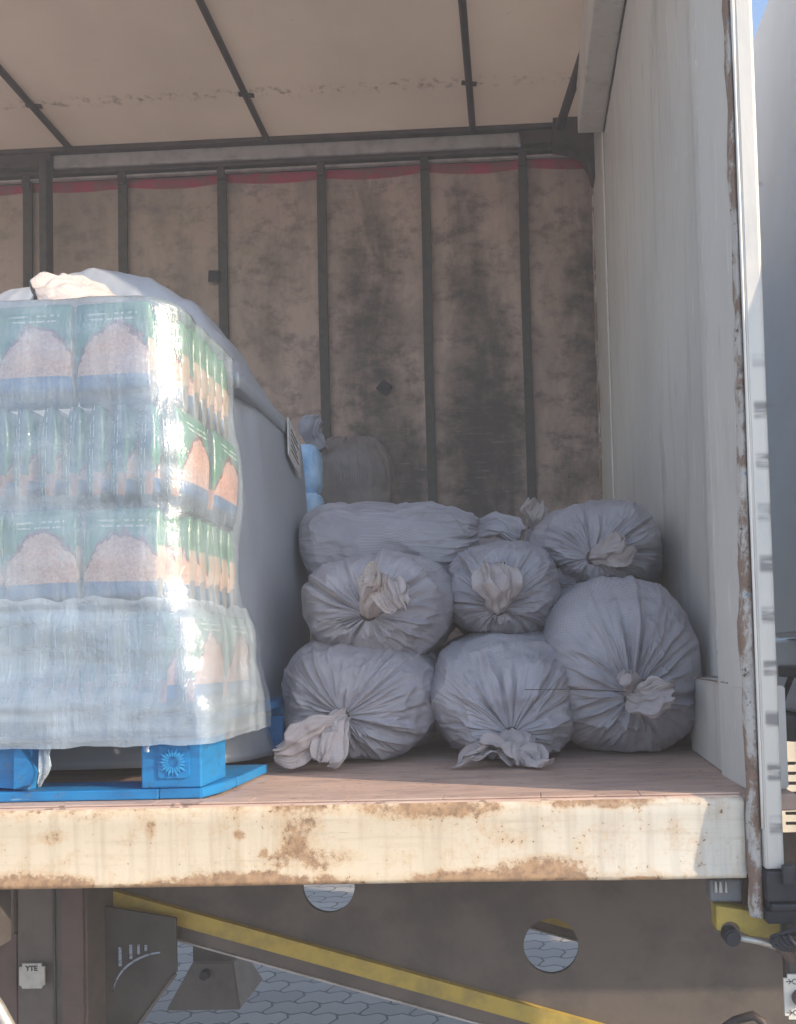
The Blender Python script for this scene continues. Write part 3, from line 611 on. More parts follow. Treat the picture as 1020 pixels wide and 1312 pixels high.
# sunburst emblem on the corner block
bm = B(); ecx, ecz = PX1-.048, z0+.064
prism(bm, [(ecx+.0275*sx_, ecz+.0285*sz_) for sx_, sz_ in ((-.85, -1), (.85, -1), (1, -.85), (1, .85), (.85, 1), (-.85, 1), (-1, .85), (-1, -.85))], PY0-.0015, PY0+.0025, 'XZ', .0005)
em = new_obj('emblem_plate', bm, 'pallet', fblock)
bm = B()
for i in range(20):
    a = i*math.pi/10; r0_, r1_ = .0095, .022 if i % 2 else .0255; d = Vector((math.cos(a), 0, math.sin(a))); n_ = Vector((-math.sin(a), 0, math.cos(a)))
    ps = [d*r0_+n_*.0006, d*(r0_+r1_)/2+n_*.0022, d*r1_, d*(r0_+r1_)/2-n_*.0022, d*r0_-n_*.0006]
    prism(bm, [(ecx+p.x, ecz+p.z) for p in ps], PY0-.0050, PY0-.0003, 'XZ')
simple('pallet_relief', (.03, .26, .55), (.02, .20, .45), sc=30); new_obj('sunburst', bm, 'pallet_relief', em)
# ------------------------------------------------------------------ rice packets
def packet_mesh():
    W_, T_, H_ = .143, .042, .184; bm = B(); nu, nv = 44, 26; rings = []
    for j in range(nv+1):
        v = j/nv; z = H_*v; e = min(1, math.sin(math.pi*min(max(v, .012), .988))**.33)
        row = []
        for i in range(nu):
            th = 2*math.pi*i/nu; c_, s_ = math.cos(th), math.sin(th)
            px_ = W_/2*math.copysign(abs(c_)**.35, c_)*(.90+.10*e); py_ = T_/2*math.copysign(abs(s_)**.55, s_)*(.25+.75*e)
            nn_ = noise.noise(Vector((px_*28, py_*30, z*26)))*.0022*e
            row.append(bm.verts.new((px_+nn_*c_, py_+nn_*s_*1.3, z)))
        rings.append(row)
    for j in range(nv):
        for i in range(nu): bm.faces.new((rings[j][i], rings[j][(i+1) % nu], rings[j+1][(i+1) % nu], rings[j+1][i]))
    bm.faces.new(rings[0][::-1]); bm.faces.new(rings[-1]); return bm
proto = new_obj('rice_packet', packet_mesh(), 'packet', None, True); strip_mesh = proto.data.copy(); strip_mesh.materials[0] = M['packet_strip']
first = [True]; rp = random.Random(8)
ORD = ['rightmost', 'second from right', 'third from right', 'fourth from right', 'fifth from right', 'sixth from right', 'seventh from right', 'eighth from right', 'ninth from right', 'tenth from right', 'eleventh from right', 'twelfth from right', 'thirteenth from right', 'fourteenth from right', 'fifteenth from right', 'sixteenth from right', 'seventeenth from right', 'eighteenth from right', 'nineteenth from right', 'twentieth from right', 'twenty-first from right', 'twenty-second from right']
def put(x, y, z, rz, label):
    o = proto if first[0] else proto.copy()
    if not first[0]: COL.objects.link(o)
    first[0] = False
    if rz > 1: o.data = strip_mesh
    o.location = (x, y, z); o.rotation_euler = (R(rp.uniform(-1.5, 1.5)), R(rp.uniform(-1.5, 1.5)), rz+R(rp.uniform(-2, 2)))
    tag(o, label, 'food packet', 'rice packets wrapped on the blue pallet')
LZ = [1.500, 1.6875, 1.875, 2.0625]; LN = ['bottom layer', 'second layer up', 'third layer up', 'top layer']
EX = [-.568, -.605, -.592, -.612]          # right edge of each layer
for li in (1, 3):       # faces to the front
    for i in range(7):
        put(EX[li]-.0735-i*.147-(.028 if i == 0 else .024 if i == 1 else .014), 1.385, LZ[li], 0, 'rice packet with its picture facing out, %s, %s' % (LN[li], ORD[i]))
    for j in range(1, 8):
        put(EX[li]-.0735-(.012 if j == 1 else .003 if j == 2 else -.002), 1.386+j*.0395, LZ[li], 0, 'rice packet behind the corner one, %s, %s step back' % (LN[li], ['', 'one', 'two', 'three', 'four', 'five', 'six', 'seven'][j]))
for li in (0, 2):       # edges to the front
    for i in range(22):
        put(EX[li]-.022-i*.0445, 1.437+(.018 if i == 0 else .004 if i == 1 else 0), LZ[li], R(90), 'green packet standing edge out, %s, %s' % (LN[li], ORD[i]))
    for j in (1,):
        put(EX[li]-.020, 1.457+j*.147, LZ[li], R(90), 'packet facing the sacks behind the corner packet, %s' % LN[li])
# ------------------------------------------------------------------ film round the packets
def zedge(z):
    """right edge of the wrapped stack at height z"""
    for i in range(4):
        if z < LZ[i]+.1875 or i == 3:
            t = min(max((z-LZ[i])/.1875, 0), 1); e = EX[i]; bul = math.sin(math.pi*t)**.5 if 0 < t < 1 else 0
            nb_ = EX[min(i+1, 3)] if t > .5 else EX[max(i-1, 0)]
            q_ = abs(t-.5)*2; return e*(1-.5*q_**3)+nb_*.5*q_**3, bul
def shell(zlo, zhi, off, yend, n=150, m=90, flare=0., wav=0., seed=0, top=False, x0=-1.66):
    bm = B(); rows = []
    for j in range(m+1):
        z = zlo(0) if False else None
        row = []
        for i in range(n+1):
            s_ = i/n
            zl_, zh_ = zlo(s_), zhi(s_); z = zl_+(zh_-zl_)*j/m
            xe, bul = zedge(z); xe += .010+off; yf = 1.357-off-.007*bul+.004
            kk = min(1, max(0, (1.60-z)/.092)); kk = kk*kk*(3-2*kk); xe = xe*(1-kk)+(EX[0]+.025+off+flare)*kk; yf = yf*(1-kk)+(1.335-off*.6)*kk
            rc_ = .07-.045*kk; La = xe-rc_-x0; Lb = rc_*math.pi/2; Lc = yend-yf-rc_; Lt = La+Lb+Lc
            # parameter: more samples near the corner and side
            d = Lt*(s_**.8)
            if d < La: x, y, nx1, ny1 = x0+d, yf, 0, -1
            elif d < La+Lb:
                a = (d-La)/rc_; x, y, nx1, ny1 = xe-rc_+rc_*math.sin(a), yf+rc_-rc_*math.cos(a), math.sin(a), -math.cos(a)
            else: x, y, nx1, ny1 = xe, yf+rc_+(d-La-Lb), 1, 0
            w = .0035*noise.noise(Vector((d*9, seed, z*14)))+.0028*noise.noise(Vector((d*30, seed+3, z*7)))+.0016*noise.noise(Vector((d*12, seed+5, z*60)))
            w += .004*max(0, noise.noise(Vector((d*18, seed+9, z*2.5))))
            row.append(bm.verts.new((x+nx1*w, y+ny1*w, z)))
        rows.append(row)
    if top:
        for kq in range(1, 5):
            row = []
            for i in range(n+1):
                v = rows[m][i].co; c_ = Vector((min(v.x, -.75)-.0, 1.75, v.z)); q_ = kq*.09
                p = v.lerp(c_, q_); p.z = v.z+.004*math.sin(kq)+.006*noise.noise(p*12); row.append(bm.verts.new(p))
            rows.append(row)
    for j in range(len(rows)-1):
        for i in range(n): bm.faces.new((rows[j][i], rows[j][i+1], rows[j+1][i+1], rows[j+1][i]))
    return bm
ws = lambda s_: .006*noise.noise(Vector((s_*11, 1, 0)))+.004*noise.noise(Vector((s_*37, 2, 0)))
FM = empty('stretch_film', 'clear stretch film wound round the rice packets on the pallet, glossy at the corner', 'plastic film', (-1.1, 1.5, 1.43))
new_obj('film_wrap', shell(lambda s_: 1.458+ws(s_)*.6, lambda s_: 2.253, .0, 1.672, top=True), 'film', FM, True)
new_obj('film_band', shell(lambda s_: 1.449+ws(s_+3)*.7, lambda s_: 1.715+ws(s_)*2-.012*s_, .007, 1.670, m=44, flare=.004, seed=20), 'film_dense', FM, True)
bm = B()   # torn film ends hanging under the load
def ribbon(bm, pts, ws_, tw=0):
    prev_ = None
    for i, (p, w) in enumerate(zip(pts, ws_)):
        a = tw*i; d = Vector((math.cos(a), math.sin(a)*.6, .12*math.sin(i*1.7)))*w; p = Vector(p)
        rr_ = [bm.verts.new(p-d), bm.verts.new(p-d*.3+Vector((0, .004, 0))), bm.verts.new(p+d*.35-Vector((0, .004, 0))), bm.verts.new(p+d)]
        if prev_:
            for q_ in range(3): bm.faces.new((prev_[q_], prev_[q_+1], rr_[q_+1], rr_[q_]))
        prev_ = rr_
ribbon(bm, [(-.828, 1.345, 1.455), (-.826, 1.338, 1.435), (-.822, 1.334, 1.418), (-.823, 1.332, 1.405), (-.828, 1.331, 1.392), (-.831, 1.333, 1.382)], [.012, .009, .011, .009, .007, .004], .25)
new_obj('film_tail', bm, 'film_dense', FM, True); bm = B()
ribbon(bm, [(-.645, 1.340, 1.456), (-.644, 1.336, 1.444), (-.642, 1.334, 1.438)], [.007, .005, .004], .3)
new_obj('film_tail', bm, 'film_dense', FM, True)
# ------------------------------------------------------------------ grey wrapped load behind the packets
G_ = empty('grey_wrapped_load', 'grey film covered load standing right behind the rice packets with a white label', 'wrapped load', (-1.1, 2.0, 1.5))
bm = B(); rows = []; n, mm = 120, 70
for j in range(mm+1):
    t = j/mm; z = 1.372+(2.27-1.372)*min(1, t/.8)
    shr = 1.0 if t < .8 else math.cos((t-.8)/.2*math.pi/2)
    if t >= .8: z = 2.235+.06*math.sin((t-.8)/.2*math.pi/2)
    elif z > 2.235: z = 2.235
    row = []
    for i in range(n):
        th = 2*math.pi*i/n; c_, s_ = math.cos(th), math.sin(th)
        hx_ = .49; hy_ = .38; cx_, cy_ = -1.11, 2.05
        x = cx_+hx_*math.copysign(abs(c_)**.32, c_)*(shr*.999+.001); y = cy_+hy_*math.copysign(abs(s_)**.32, s_)*(shr*.999+.001)
        bulge = .018*math.sin((z-1.4)/.85*math.pi)+(.040*(1.5-z)/.1 if z < 1.5 else 0)+.004*abs(noise.noise(Vector((x*30, y*34, z*1.2))))
        w = bulge+.012*noise.noise(Vector((x*4, y*5, z*2.2)))+.005*noise.noise(Vector((x*16, y*18, z*5)))
        row.append(bm.verts.new((x+w*c_, y+w*s_, z)))
    rows.append(row)
for j in range(mm):
    for i in range(n): bm.faces.new((rows[j][i], rows[j][(i+1) % n], rows[j+1][(i+1) % n], rows[j+1][i]))
bm.faces.new(rows[-1]); bm.faces.new(rows[0][::-1])
simple('grey_cover', (.38, .41, .46), (.31, .34, .39), rough=.32, sc=4, bump=.25, st=(1, 1, .4), spec=.6)
new_obj('grey_cover', bm, 'grey_cover', G_, True)
bm = B(); prism(bm, [(2.05, 2.14), (2.16, 2.10), (2.16, 2.20), (2.05, 2.24)], -.594, -.590, 'YZ'); lb = new_obj('label_sheet', bm, 'label_paper', G_)
bm = B()
for q_ in range(5): prism(bm, [(2.07, 2.155+q_*.014), (2.14-.01*(q_ % 3), 2.132+q_*.014), (2.14-.01*(q_ % 3), 2.136+q_*.014), (2.07, 2.159+q_*.014)], -.5898, -.5890, 'YZ')
new_obj('label_lines', bm, 'ink', lb)
# ------------------------------------------------------------------ sacks
def sack_body(front, back, hw, hh, tie, seed, folds=30, p=3.0, flat=.0, cap=.45, NU=300, NV=190, lump=.02, sag=0., roll=0., ridge=.68):
    """closed woven bag: axis from back to front (x,y,z); tie = point where the neck is gathered"""
    rn = random.Random(seed); fr, bk, ti = Vector(front), Vector(back), Vector(tie)
    ax = (fr-bk); Ln = ax.length; ax.normalize(); rt = ax.cross(Z).normalized(); up = rt.cross(ax).normalized()
    if roll: q_ = Matrix.Rotation(roll, 3, ax); rt = q_ @ rt; up = q_ @ up
    FO = []
    for i in range(folds):
        FO.append((rn.uniform(0, 2*math.pi), rn.uniform(.025, .085), rn.uniform(.5, 1.15)*rn.choice((.5, .9, 1, 1.15)), rn.uniform(.5, 1.2)*rn.choice((-1, -1, -1, 1)), rn.uniform(-.5, .5)))
    tv = ti-fr; tu, tw, td = tv.dot(rt), tv.dot(up), tv.dot(ax)
    bm = B(); uvl = bm.loops.layers.uv.new('uv'); rows = []; so = Vector((seed*7.3, seed*3.1, seed*1.7))
    prof = []
    for j in range(NV+1):
        t = j/NV
        if t < .22: a = t/.22*math.pi/2; s_ = .18*(1-math.cos(a)); r_ = math.sin(a)**.62
        elif t < .50: s_ = .18+(1-cap-.18)*(t-.22)/.28; r_ = 1.0
        else:
            a = (t-.50)/.50; # front cap, superelliptic then cone to the tie
            r_ = 1-a; r_ = max(r_, 0.0)
            s_ = 1-cap+cap*(1-(r_)**2.3)**(1/2.3)
        prof.append((s_, r_))
    for j, (s_, r_) in enumerate(prof):
        row = []; capt = 1-r_ if j > NV*.5 else 0
        for i in range(NU):
            th = 2*math.pi*i/NU; c_, q_ = math.cos(th), math.sin(th)
            ce = math.copysign(abs(c_)**(2/2.35), c_); qe = math.copysign(abs(q_)**(2/2.35), q_)
            rr = max(r_, .055)
            f = 0
            if j > NV*.26:
                for (a0, w_, ln, dp, cv) in FO:
                    dlt = (th-a0-cv*(1-r_)*.35+math.pi) % (2*math.pi)-math.pi
                    ww = w_*(1+.8*(1-r_))
                    e_ = abs(dlt)/ww
                    if e_ < 1:
                        lim = 1-ln*.98
                        k_ = (1-r_-lim*0)/1.0
                        fade = min(1, max(0, (ln-r_)/ln*2.2)) if j >= NV*.5 else 0
                        f += dp*(1-e_)**1.3*fade
                f = max(-1.6, min(1.3, f))
            amp = .017*min(1, rr*2.4)
            sg_ = -sag*(max(0, -q_)**2)
            P0 = bk+ax*(Ln*s_)+rt*(hw*rr*ce)+up*(hh*rr*qe*(1-flat*max(0, -q_)))
            k2 = capt**1.6
            P0 += rt*(tu*k2)+up*(tw*k2)+ax*(td*k2)
            nrm = (rt*c_*hh+up*q_*hw).normalized()*max(.15, min(1, 1.4-capt*1.25))+ax*min(1, capt*1.4)
            nrm.normalize(); sp_ = (P0+so)
            lm = lump*noise.noise(sp_*4.5)+lump*.55*noise.noise(sp_*10+so)+lump*.5*(.5-abs(noise.noise(sp_*13+so*2)))*(.4+abs(noise.noise(sp_*3)))+lump*.22*(.5-abs(noise.noise(sp_*30)))
            edge = min(1, rr*3)
            wq = .35*noise.noise(Vector((c_*1.5, q_*1.5, r_*2+seed)))
            n_a = noise.noise(Vector((c_*3.1+wq, q_*3.1, r_*1.5+seed*3))); n_b = noise.noise(Vector((c_*7+wq*2, q_*7-wq, r_*2.6+seed)))
            n_c = noise.noise(sp_*9+Vector((wq*3, 0, 0)))
            rw = ridge*(.016*((1-abs(n_a))**5-.25)+.010*((1-abs(n_b))**5-.25))*min(1, .12+capt*1.6)*min(1, rr*3)+ridge*.010*((1-abs(n_c))**7-.15)
            P0 += nrm*(f*amp+lm*edge*(.45+.55*min(1, r_*1.3))+rw*edge)
            row.append(bm.verts.new(P0))
        rows.append(row)
    for j in range(NV):
        for i in range(NU):
            fc = bm.faces.new((rows[j][i], rows[j][(i+1) % NU], rows[j+1][(i+1) % NU], rows[j+1][i]))
            us = [i/NU, (i+1)/NU, (i+1)/NU, i/NU]; vs = [j/NV, j/NV, (j+1)/NV, (j+1)/NV]
            for lp, u_, v_ in zip(fc.loops, us, vs): lp[uvl].uv = (u_, v_)
    bm.faces.new(rows[0][::-1]); bm.faces.new(rows[-1])
    zmin = FL+.006
    for v in bm.verts:
        if v.co.z < zmin: v.co.z = zmin+.002*noise.noise(v.co*20)
    bmesh.ops.recalc_face_normals(bm, faces=bm.faces)
    return bm
def neck(pts, widths, flats, seed, nf=7, NU=110, NV=60, fold=.38, side=None, rag=.006, twist=0.):
    """gathered cloth tail: pts path, widths half-width, flats thickness ratio"""
    widths = [widths[0]]+[w*.88 for w in widths[1:]]
    rn = random.Random(seed); P3 = [Vector(p) for p in pts]
    def interp(arr, t):
        x = t*(len(arr)-1); i = min(int(x), len(arr)-2); f = x-i; f2 = f*f*(3-2*f) if not isinstance(arr[0], Vector) else f
        return arr[i]*(1-f2)+arr[i+1]*f2
    def path(t):
        n_ = len(P3)-1; x = t*n_; i = min(int(x), n_-1); f = x-i
        p0 = P3[max(i-1, 0)]; p1 = P3[i]; p2 = P3[i+1]; p3 = P3[min(i+2, n_)]
        return .5*((2*p1)+(p2-p0)*f+(2*p0-5*p1+4*p2-p3)*f*f+(3*p1-p0-3*p2+p3)*f**3)
    bm = B(); uvl = bm.loops.layers.uv.new('uv'); rows = []
    phs = [rn.uniform(0, 6.28) for _ in range(4)]
    for j in range(NV+1):
        t = j/NV; c0 = path(t); d = (path(min(1, t+.01))-path(max(0, t-.01))).normalized()
        sd = Vector(side) if side else Vector((1, 0, .2)); a = (sd-d*sd.dot(d)).normalized(); b_ = d.cross(a).normalized()
        if twist: q_ = Matrix.Rotation(twist*t, 3, d); a = q_ @ a; b_ = q_ @ b_
        w = interp(widths, t); fl_ = interp(flats, t); row = []
        for i in range(NU):
            th = 2*math.pi*i/NU
            g_ = 1+fold*min(1, .35+t)*(.6*math.sin(nf*th+phs[0]+t*1.3)+.45*math.sin((nf*2-3)*th+phs[1]-t*2.0)+.25*math.sin((nf*3+1)*th+phs[2]))
            x_ = w*math.cos(th)*g_; y_ = w*fl_*math.sin(th)*g_
            p = c0+a*x_+b_*(y_+w*.35*t*math.sin(x_/max(w, .001)*3.1+phs[3]))
            p += d*(rag*t*t*2*noise.noise(Vector((th*3, seed, t)))+w*.25*t*math.sin(x_/max(w, .001)*2+phs[1]))
            p += Vector((noise.noise(p*30+Vector((seed, 0, 0))), noise.noise(p*30+Vector((0, seed, 0))), noise.noise(p*30+Vector((0, 0, seed)))))*.013*min(1, t*3)
            row.append(bm.verts.new(p))
        rows.append(row)
    for j in range(NV):
        for i in range(NU):
            fc = bm.faces.new((rows[j][i], rows[j][(i+1) % NU], rows[j+1][(i+1) % NU], rows[j+1][i]))
            for lp, u_, v_ in zip(fc.loops, [i/NU*.5, (i+1)/NU*.5, (i+1)/NU*.5, i/NU*.5], [j/NV*.4, j/NV*.4, (j+1)/NV*.4, (j+1)/NV*.4]): lp[uvl].uv = (u_, v_)
    # inner surface folded back in, so the open mouth has depth
    prev_ = rows[-1]
    for q_ in range(1, 8):
        t = 1-q_*.06; c0 = path(t); row = []
        for i in range(NU):
            base_ = rows[int(NV*t)][i].co; row.append(bm.verts.new(c0.lerp(base_, .90-.05*q_)))
        for i in range(NU):
            fc = bm.faces.new((prev_[i], prev_[(i+1) % NU], row[(i+1) % NU], row[i]))
            for lp in fc.loops: lp[uvl].uv = (i/NU*.5, .4-.01*q_)
        prev_ = row
    bm.faces.new(prev_)
    for v in bm.verts:
        if v.co.z < FL+.006: v.co.z = FL+.006+.002*noise.noise(v.co*25)
    return bm
def sack(label, body, necks, mat='sack', nmat='sack_cream', tie_r=.019):
    b_ = dict(body); root = empty('sack', label, 'sack', tuple((Vector(b_['front'])+Vector(b_['back']))/2), 'tied woven sacks heaped in the trailer')
    sb = new_obj('sack_body', sack_body(**b_), mat, root, True)
    for nk in necks:
        new_obj('sack_neck', neck(**nk), nmat, root, True)
    if necks:
        p0 = Vector(necks[0]['pts'][0]); p1 = Vector(necks[0]['pts'][1]); d = (p1-p0).normalized(); a = d.cross(Z).normalized() if abs(d.z) < .95 else Vector((1, 0, 0)); c_ = d.cross(a)
        bm = B()
        for k_ in range(3): tube(bm, [p0+d*(.004+.0035*k_)+(a*math.cos(t*.4)+c_*math.sin(t*.4))*tie_r for t in range(17)], .0013, 6, False)
        new_obj('tie_cord', bm, 'cord', root, True)
    return root

# bottom row
sack('grey woven sack on the floor nearest the pallet, its cream neck flopped left',
     dict(front=(-.372, 1.70, 1.478), back=(-.38, 2.42, 1.52), hw=.186, hh=.150, tie=(-.388, 1.735, 1.462), seed=1, folds=34, cap=.36),
     [dict(pts=[(-.388, 1.738, 1.462), (-.405, 1.700, 1.452), (-.445, 1.668, 1.428), (-.485, 1.655, 1.402), (-.515, 1.650, 1.392)], widths=[.017, .026, .038, .034, .014], flats=[.9, .7, .55, .5, .5], seed=11, side=(.3, 0, 1), nf=5),
      dict(pts=[(-.388, 1.738, 1.460), (-.395, 1.694, 1.448), (-.400, 1.664, 1.418), (-.402, 1.652, 1.385), (-.412, 1.650, 1.368)], widths=[.017, .028, .034, .030, .012], flats=[.8, .5, .4, .4, .5], seed=12, side=(1, .2, .3), nf=5)])
sack('middle sack of the bottom row, its flat cream neck resting on the boards',
     dict(front=(-.018, 1.70, 1.470), back=(-.02, 2.45, 1.52), hw=.192, hh=.160, tie=(-.015, 1.735, 1.412), seed=2, folds=26, cap=.38),
     [dict(pts=[(-.015, 1.738, 1.412), (-.012, 1.702, 1.405), (-.02, 1.672, 1.392), (-.03, 1.650, 1.378), (-.035, 1.632, 1.368)], widths=[.020, .048, .075, .088, .092], flats=[.6, .40, .28, .2, .18], seed=21, side=(1, 0, .02), nf=9, NU=170, fold=.32, rag=.012)])
sack('biggest grey sack, bottom row, against the white kick plate',
     dict(front=(.262, 1.72, 1.528), back=(.235, 2.45, 1.60), hw=.192, hh=.213, tie=(.255, 1.752, 1.488), seed=3, folds=36, cap=.38),
     [dict(pts=[(.255, 1.755, 1.488), (.262, 1.715, 1.480), (.285, 1.690, 1.486), (.312, 1.675, 1.500), (.330, 1.668, 1.508)], widths=[.017, .030, .038, .034, .024], flats=[.8, .6, .5, .5, .6], seed=31, side=(.2, 0, 1), nf=6),
      dict(pts=[(.255, 1.755, 1.494), (.250, 1.722, 1.512), (.247, 1.708, 1.530), (.246, 1.704, 1.542)], widths=[.016, .020, .022, .018], flats=[.7, .5, .4, .4], seed=32, side=(1, 0, 0), nf=5)])
# second row
sack('grey sack stacked on the floor sack nearest the pallet, neck folded up',
     dict(front=(-.338, 1.74, 1.705), back=(-.345, 2.42, 1.735), hw=.182, hh=.135, tie=(-.334, 1.772, 1.690), seed=4, folds=34, cap=.36),
     [dict(pts=[(-.334, 1.776, 1.690), (-.322, 1.735, 1.712), (-.300, 1.708, 1.742), (-.280, 1.695, 1.748), (-.262, 1.690, 1.722), (-.246, 1.692, 1.700)], widths=[.017, .032, .044, .042, .034, .020], flats=[.8, .7, .6, .6, .5, .4], seed=41, side=(1, 0, -.6), nf=6)])
sack('centre sack of the second row, its crumpled neck standing up',
     dict(front=(-.030, 1.86, 1.752), back=(-.03, 2.5, 1.775), hw=.155, hh=.128, tie=(-.037, 1.895, 1.700), seed=5, folds=28, cap=.40),
     [dict(pts=[(-.037, 1.898, 1.700), (-.036, 1.855, 1.720), (-.038, 1.832, 1.752), (-.048, 1.830, 1.782), (-.055, 1.835, 1.803)], widths=[.018, .034, .046, .042, .028], flats=[.8, .7, .6, .6, .5], seed=51, side=(1, 0, .2), nf=7)])
# top row
sack('topmost right sack leaning on the white bulkhead, neck pointing right',
     dict(front=(.225, 2.0, 1.872), back=(.26, 2.75, 1.91), hw=.198, hh=.132, tie=(.205, 2.035, 1.835), seed=6, folds=26, cap=.42),
     [dict(pts=[(.205, 2.038, 1.835), (.228, 2.00, 1.840), (.252, 1.975, 1.848), (.275, 1.962, 1.856), (.290, 1.958, 1.862)], widths=[.018, .030, .040, .040, .030], flats=[.8, .6, .5, .5, .6], seed=61, side=(0, 0, 1), nf=6),
      dict(pts=[(.075, 2.30, 1.955), (.068, 2.28, 1.985), (.070, 2.27, 2.01), (.078, 2.27, 2.03)], widths=[.012, .026, .034, .026], flats=[.8, .5, .5, .5], seed=62, side=(1, 0, 0), nf=5, rag=.01)])
sack('long grey sack lying sideways on top, neck towards the right',
     dict(front=(-.105, 2.22, 1.910), back=(-.595, 2.20, 1.925), hw=.16, hh=.110, tie=(-.105, 2.22, 1.945), seed=7, folds=18, cap=.62, lump=.03),
     [dict(pts=[(-.128, 2.22, 1.932), (-.09, 2.215, 1.955), (-.045, 2.205, 1.962), (.00, 2.20, 1.942), (.03, 2.20, 1.925)], widths=[.030, .034, .040, .040, .030], flats=[.8, .55, .5, .4, .4], seed=71, side=(0, .5, .8), nf=4)], nmat='sack', tie_r=.03)
sack('shadowed sack mostly hidden behind the centre sack and under the long one',
     dict(front=(-.02, 2.30, 1.84), back=(-.20, 2.85, 1.86), hw=.17, hh=.115, tie=(-.02, 2.33, 1.84), seed=8, folds=16, cap=.4), [])
sack('sack behind the biggest one, only its pointed grey neck showing',
     dict(front=(.16, 2.42, 1.70), back=(.2, 2.9, 1.72), hw=.17, hh=.13, tie=(.15, 2.44, 1.70), seed=9, folds=12, cap=.4),
     [dict(pts=[(.215, 2.16, 1.765), (.185, 2.12, 1.782), (.150, 2.10, 1.782), (.118, 2.09, 1.790), (.098, 2.085, 1.815)], widths=[.035, .040, .040, .034, .012], flats=[.7, .6, .5, .5, .5], seed=91, side=(0, .3, 1), nf=4)], nmat='sack', tie_r=.03)
sack('dim brown sack standing upright at the back beside the wrapped load',
     dict(front=(-.60, 2.86, 2.41), back=(-.56, 2.86, 1.40), hw=.155, hh=.155, tie=(-.60, 2.86, 2.39), seed=10, folds=8, cap=.2, lump=.03),
     [dict(pts=[(-.66, 2.72, 2.33), (-.685, 2.69, 2.365), (-.69, 2.67, 2.40), (-.665, 2.66, 2.43)], widths=[.02, .035, .045, .03], flats=[.8, .6, .5, .4], seed=101, side=(1, 0, .3), nf=4)], mat='sack_brown', nmat='sack')
sh = empty('plastic_sheet', 'grey sheet draped over the wrapped load, bunched cream end catching the sun', 'plastic sheet', (-.9, 1.9, 2.3))
bm = B(); uvl = bm.loops.layers.uv.new('uv')
hp = [(-1.50, .02), (-1.38, .14), (-1.2, .27), (-.99, .315), (-.86, .285), (-.757, .225), (-.68, .135), (-.635, .06), (-.605, .010), (-.580, -.035)]
def hgt(x, y):
    h = hp[0][1]
    for (xa, ha), (xb, hb) in zip(hp, hp[1:]):
        if xa <= x <= xb:
            t = (x-xa)/(xb-xa); t = t*.5+(t*t*(3-2*t))*.5; h = ha+(hb-ha)*t
    f = min(1, max(0, (y-1.70)/.14)); f = math.sin(f*math.pi/2)**.7; g2 = min(1, max(0, (2.14-y)/.22)); g2 = g2*g2*(3-2*g2)
    w = .016*noise.noise(Vector((x*6, y*5, 2)))+.009*(.5-abs(noise.noise(Vector((x*9+y*7, y*4-x*3, 5)))))+.004*noise.noise(Vector((x*34, y*30, 1)))
    return 2.236+max(h, -.04)*f*(.35+.65*g2)+w*min(1, f*2)*min(1, max(.15, h*8))
NXX, NYY = 150, 80; top_ = []; bot_ = []
for i in range(NXX+1):
    x = -1.50+(.90)*i/NXX
    top_.append([bm.verts.new((x, 1.70+.44*j/NYY, hgt(x, 1.70+.44*j/NYY))) for j in range(NYY+1)])
    bot_.append([bm.verts.new((x, 1.70+.44*j/NYY, min(2.2, hgt(x, 1.70+.44*j/NYY)-.006))) for j in range(NYY+1)])
for i in range(NXX):
    for j in range(NYY):
        bm.faces.new((top_[i][j], top_[i+1][j], top_[i+1][j+1], top_[i][j+1])); bm.faces.new((bot_[i][j], bot_[i][j+1], bot_[i+1][j+1], bot_[i+1][j]))
for i in range(NXX): bm.faces.new((top_[i][0], bot_[i][0], bot_[i+1][0], top_[i+1][0])); bm.faces.new((top_[i][NYY], top_[i+1][NYY], bot_[i+1][NYY], bot_[i][NYY]))
for j in range(NYY): bm.faces.new((top_[0][j], top_[0][j+1], bot_[0][j+1], bot_[0][j])); bm.faces.new((top_[NXX][j], bot_[NXX][j], bot_[NXX][j+1], top_[NXX][j+1]))
bmesh.ops.recalc_face_normals(bm, faces=bm.faces); new_obj('sheet_cover', bm, 'grey_cover', sh, True)
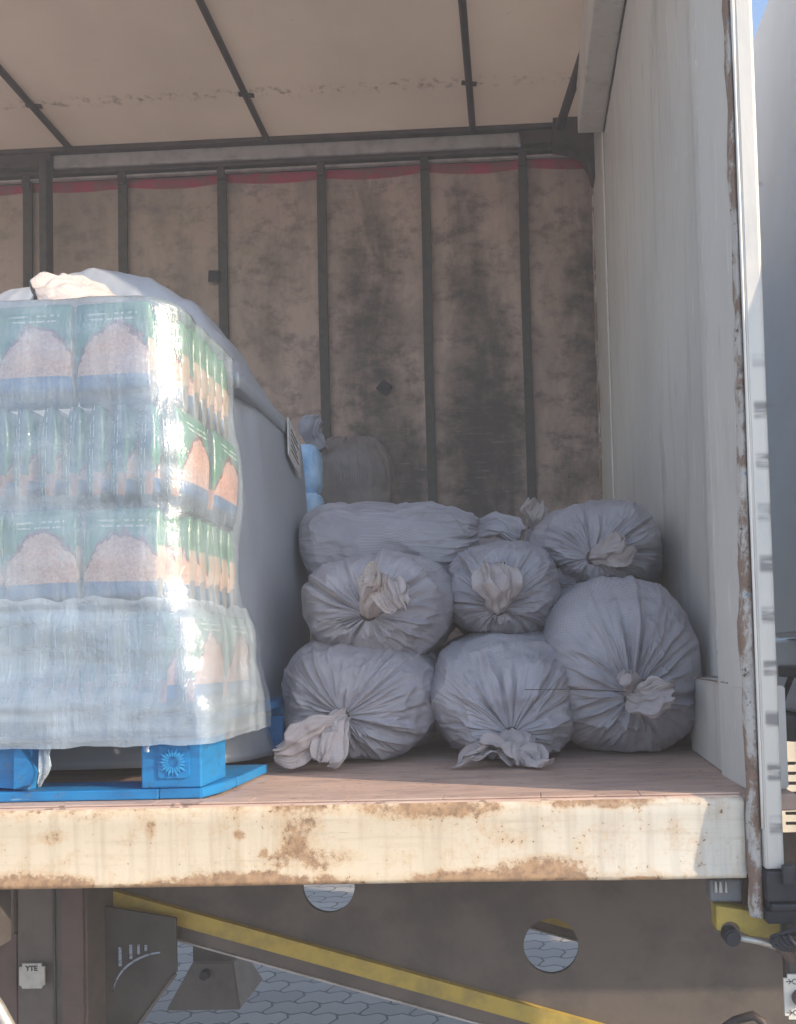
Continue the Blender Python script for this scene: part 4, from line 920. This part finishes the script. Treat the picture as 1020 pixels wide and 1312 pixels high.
new_obj('bunched_end', neck(pts=[(-.845, 1.74, 2.335), (-.87, 1.68, 2.348), (-.895, 1.62, 2.345), (-.925, 1.56, 2.335), (-.955, 1.53, 2.315)], widths=[.075, .082, .078, .062, .045], flats=[.75, .75, .8, .8, .8], seed=131, side=(1, -.5, -.25), nf=6, fold=.22), 'sack_cream', sh, True)
# blue wrapped packs at the back
bm = B()
for (a, c_, d_) in (((-.70, 2.62, 2.235), (.055, .05, .085), 1), ((-.685, 2.60, 2.09), (.05, .05, .06), 2)):
    b = bmesh.new(); bmesh.ops.create_uvsphere(b, u_segments=40, v_segments=26, radius=1)
    for v in b.verts:
        p = Vector([math.copysign(abs(q)**.5, q) for q in v.co]); v.co = Vector((p.x*c_[0], p.y*c_[1], p.z*c_[2]))+Vector(a)+v.co*.006*noise.noise(v.co*4+Vector((d_, 0, 0)))
    t = bpy.data.meshes.new('t'); b.to_mesh(t); b.free(); bm.from_mesh(t)
tag(new_obj('plastic_bag', bm, 'blue_plastic', None, True), 'light blue plastic bag between the wrapped load and the brown sack', 'plastic bag')
# dark string lying across the front sacks
bm = B(); tube(bm, [(.018, 1.655, 1.515), (.08, 1.652, 1.514), (.15, 1.665, 1.512), (.25, 1.735, 1.50)], .0011, 6)
tag(new_obj('loose_string', bm, 'cord', None, True), 'thin dark string stretched from the biggest sack across to the middle sack', 'string')

# ------------------------------------------------------------------ thin haze volume added to imitate lens glare
bm = B(); box(bm, (-1000, -1000, -1), (1000, 1000, 5.2), 0)
hm = bpy.data.materials.new('glare_haze'); hm.use_nodes = True; hn = hm.node_tree; hn.nodes.clear()
ho = hn.nodes.new('ShaderNodeOutputMaterial'); hv = hn.nodes.new('ShaderNodeVolumePrincipled'); hv.inputs['Density'].default_value = .018; hv.inputs['Color'].default_value = (.93, .94, .97, 1)
hn.links.new(hv.outputs[0], ho.inputs['Volume']); M['haze'] = hm
hz = new_obj('haze', bm, 'haze'); tag(hz, 'thin haze added round the trailer in place of lens glare', 'haze', kind='stuff')
S.cycles.volume_bounces = 2
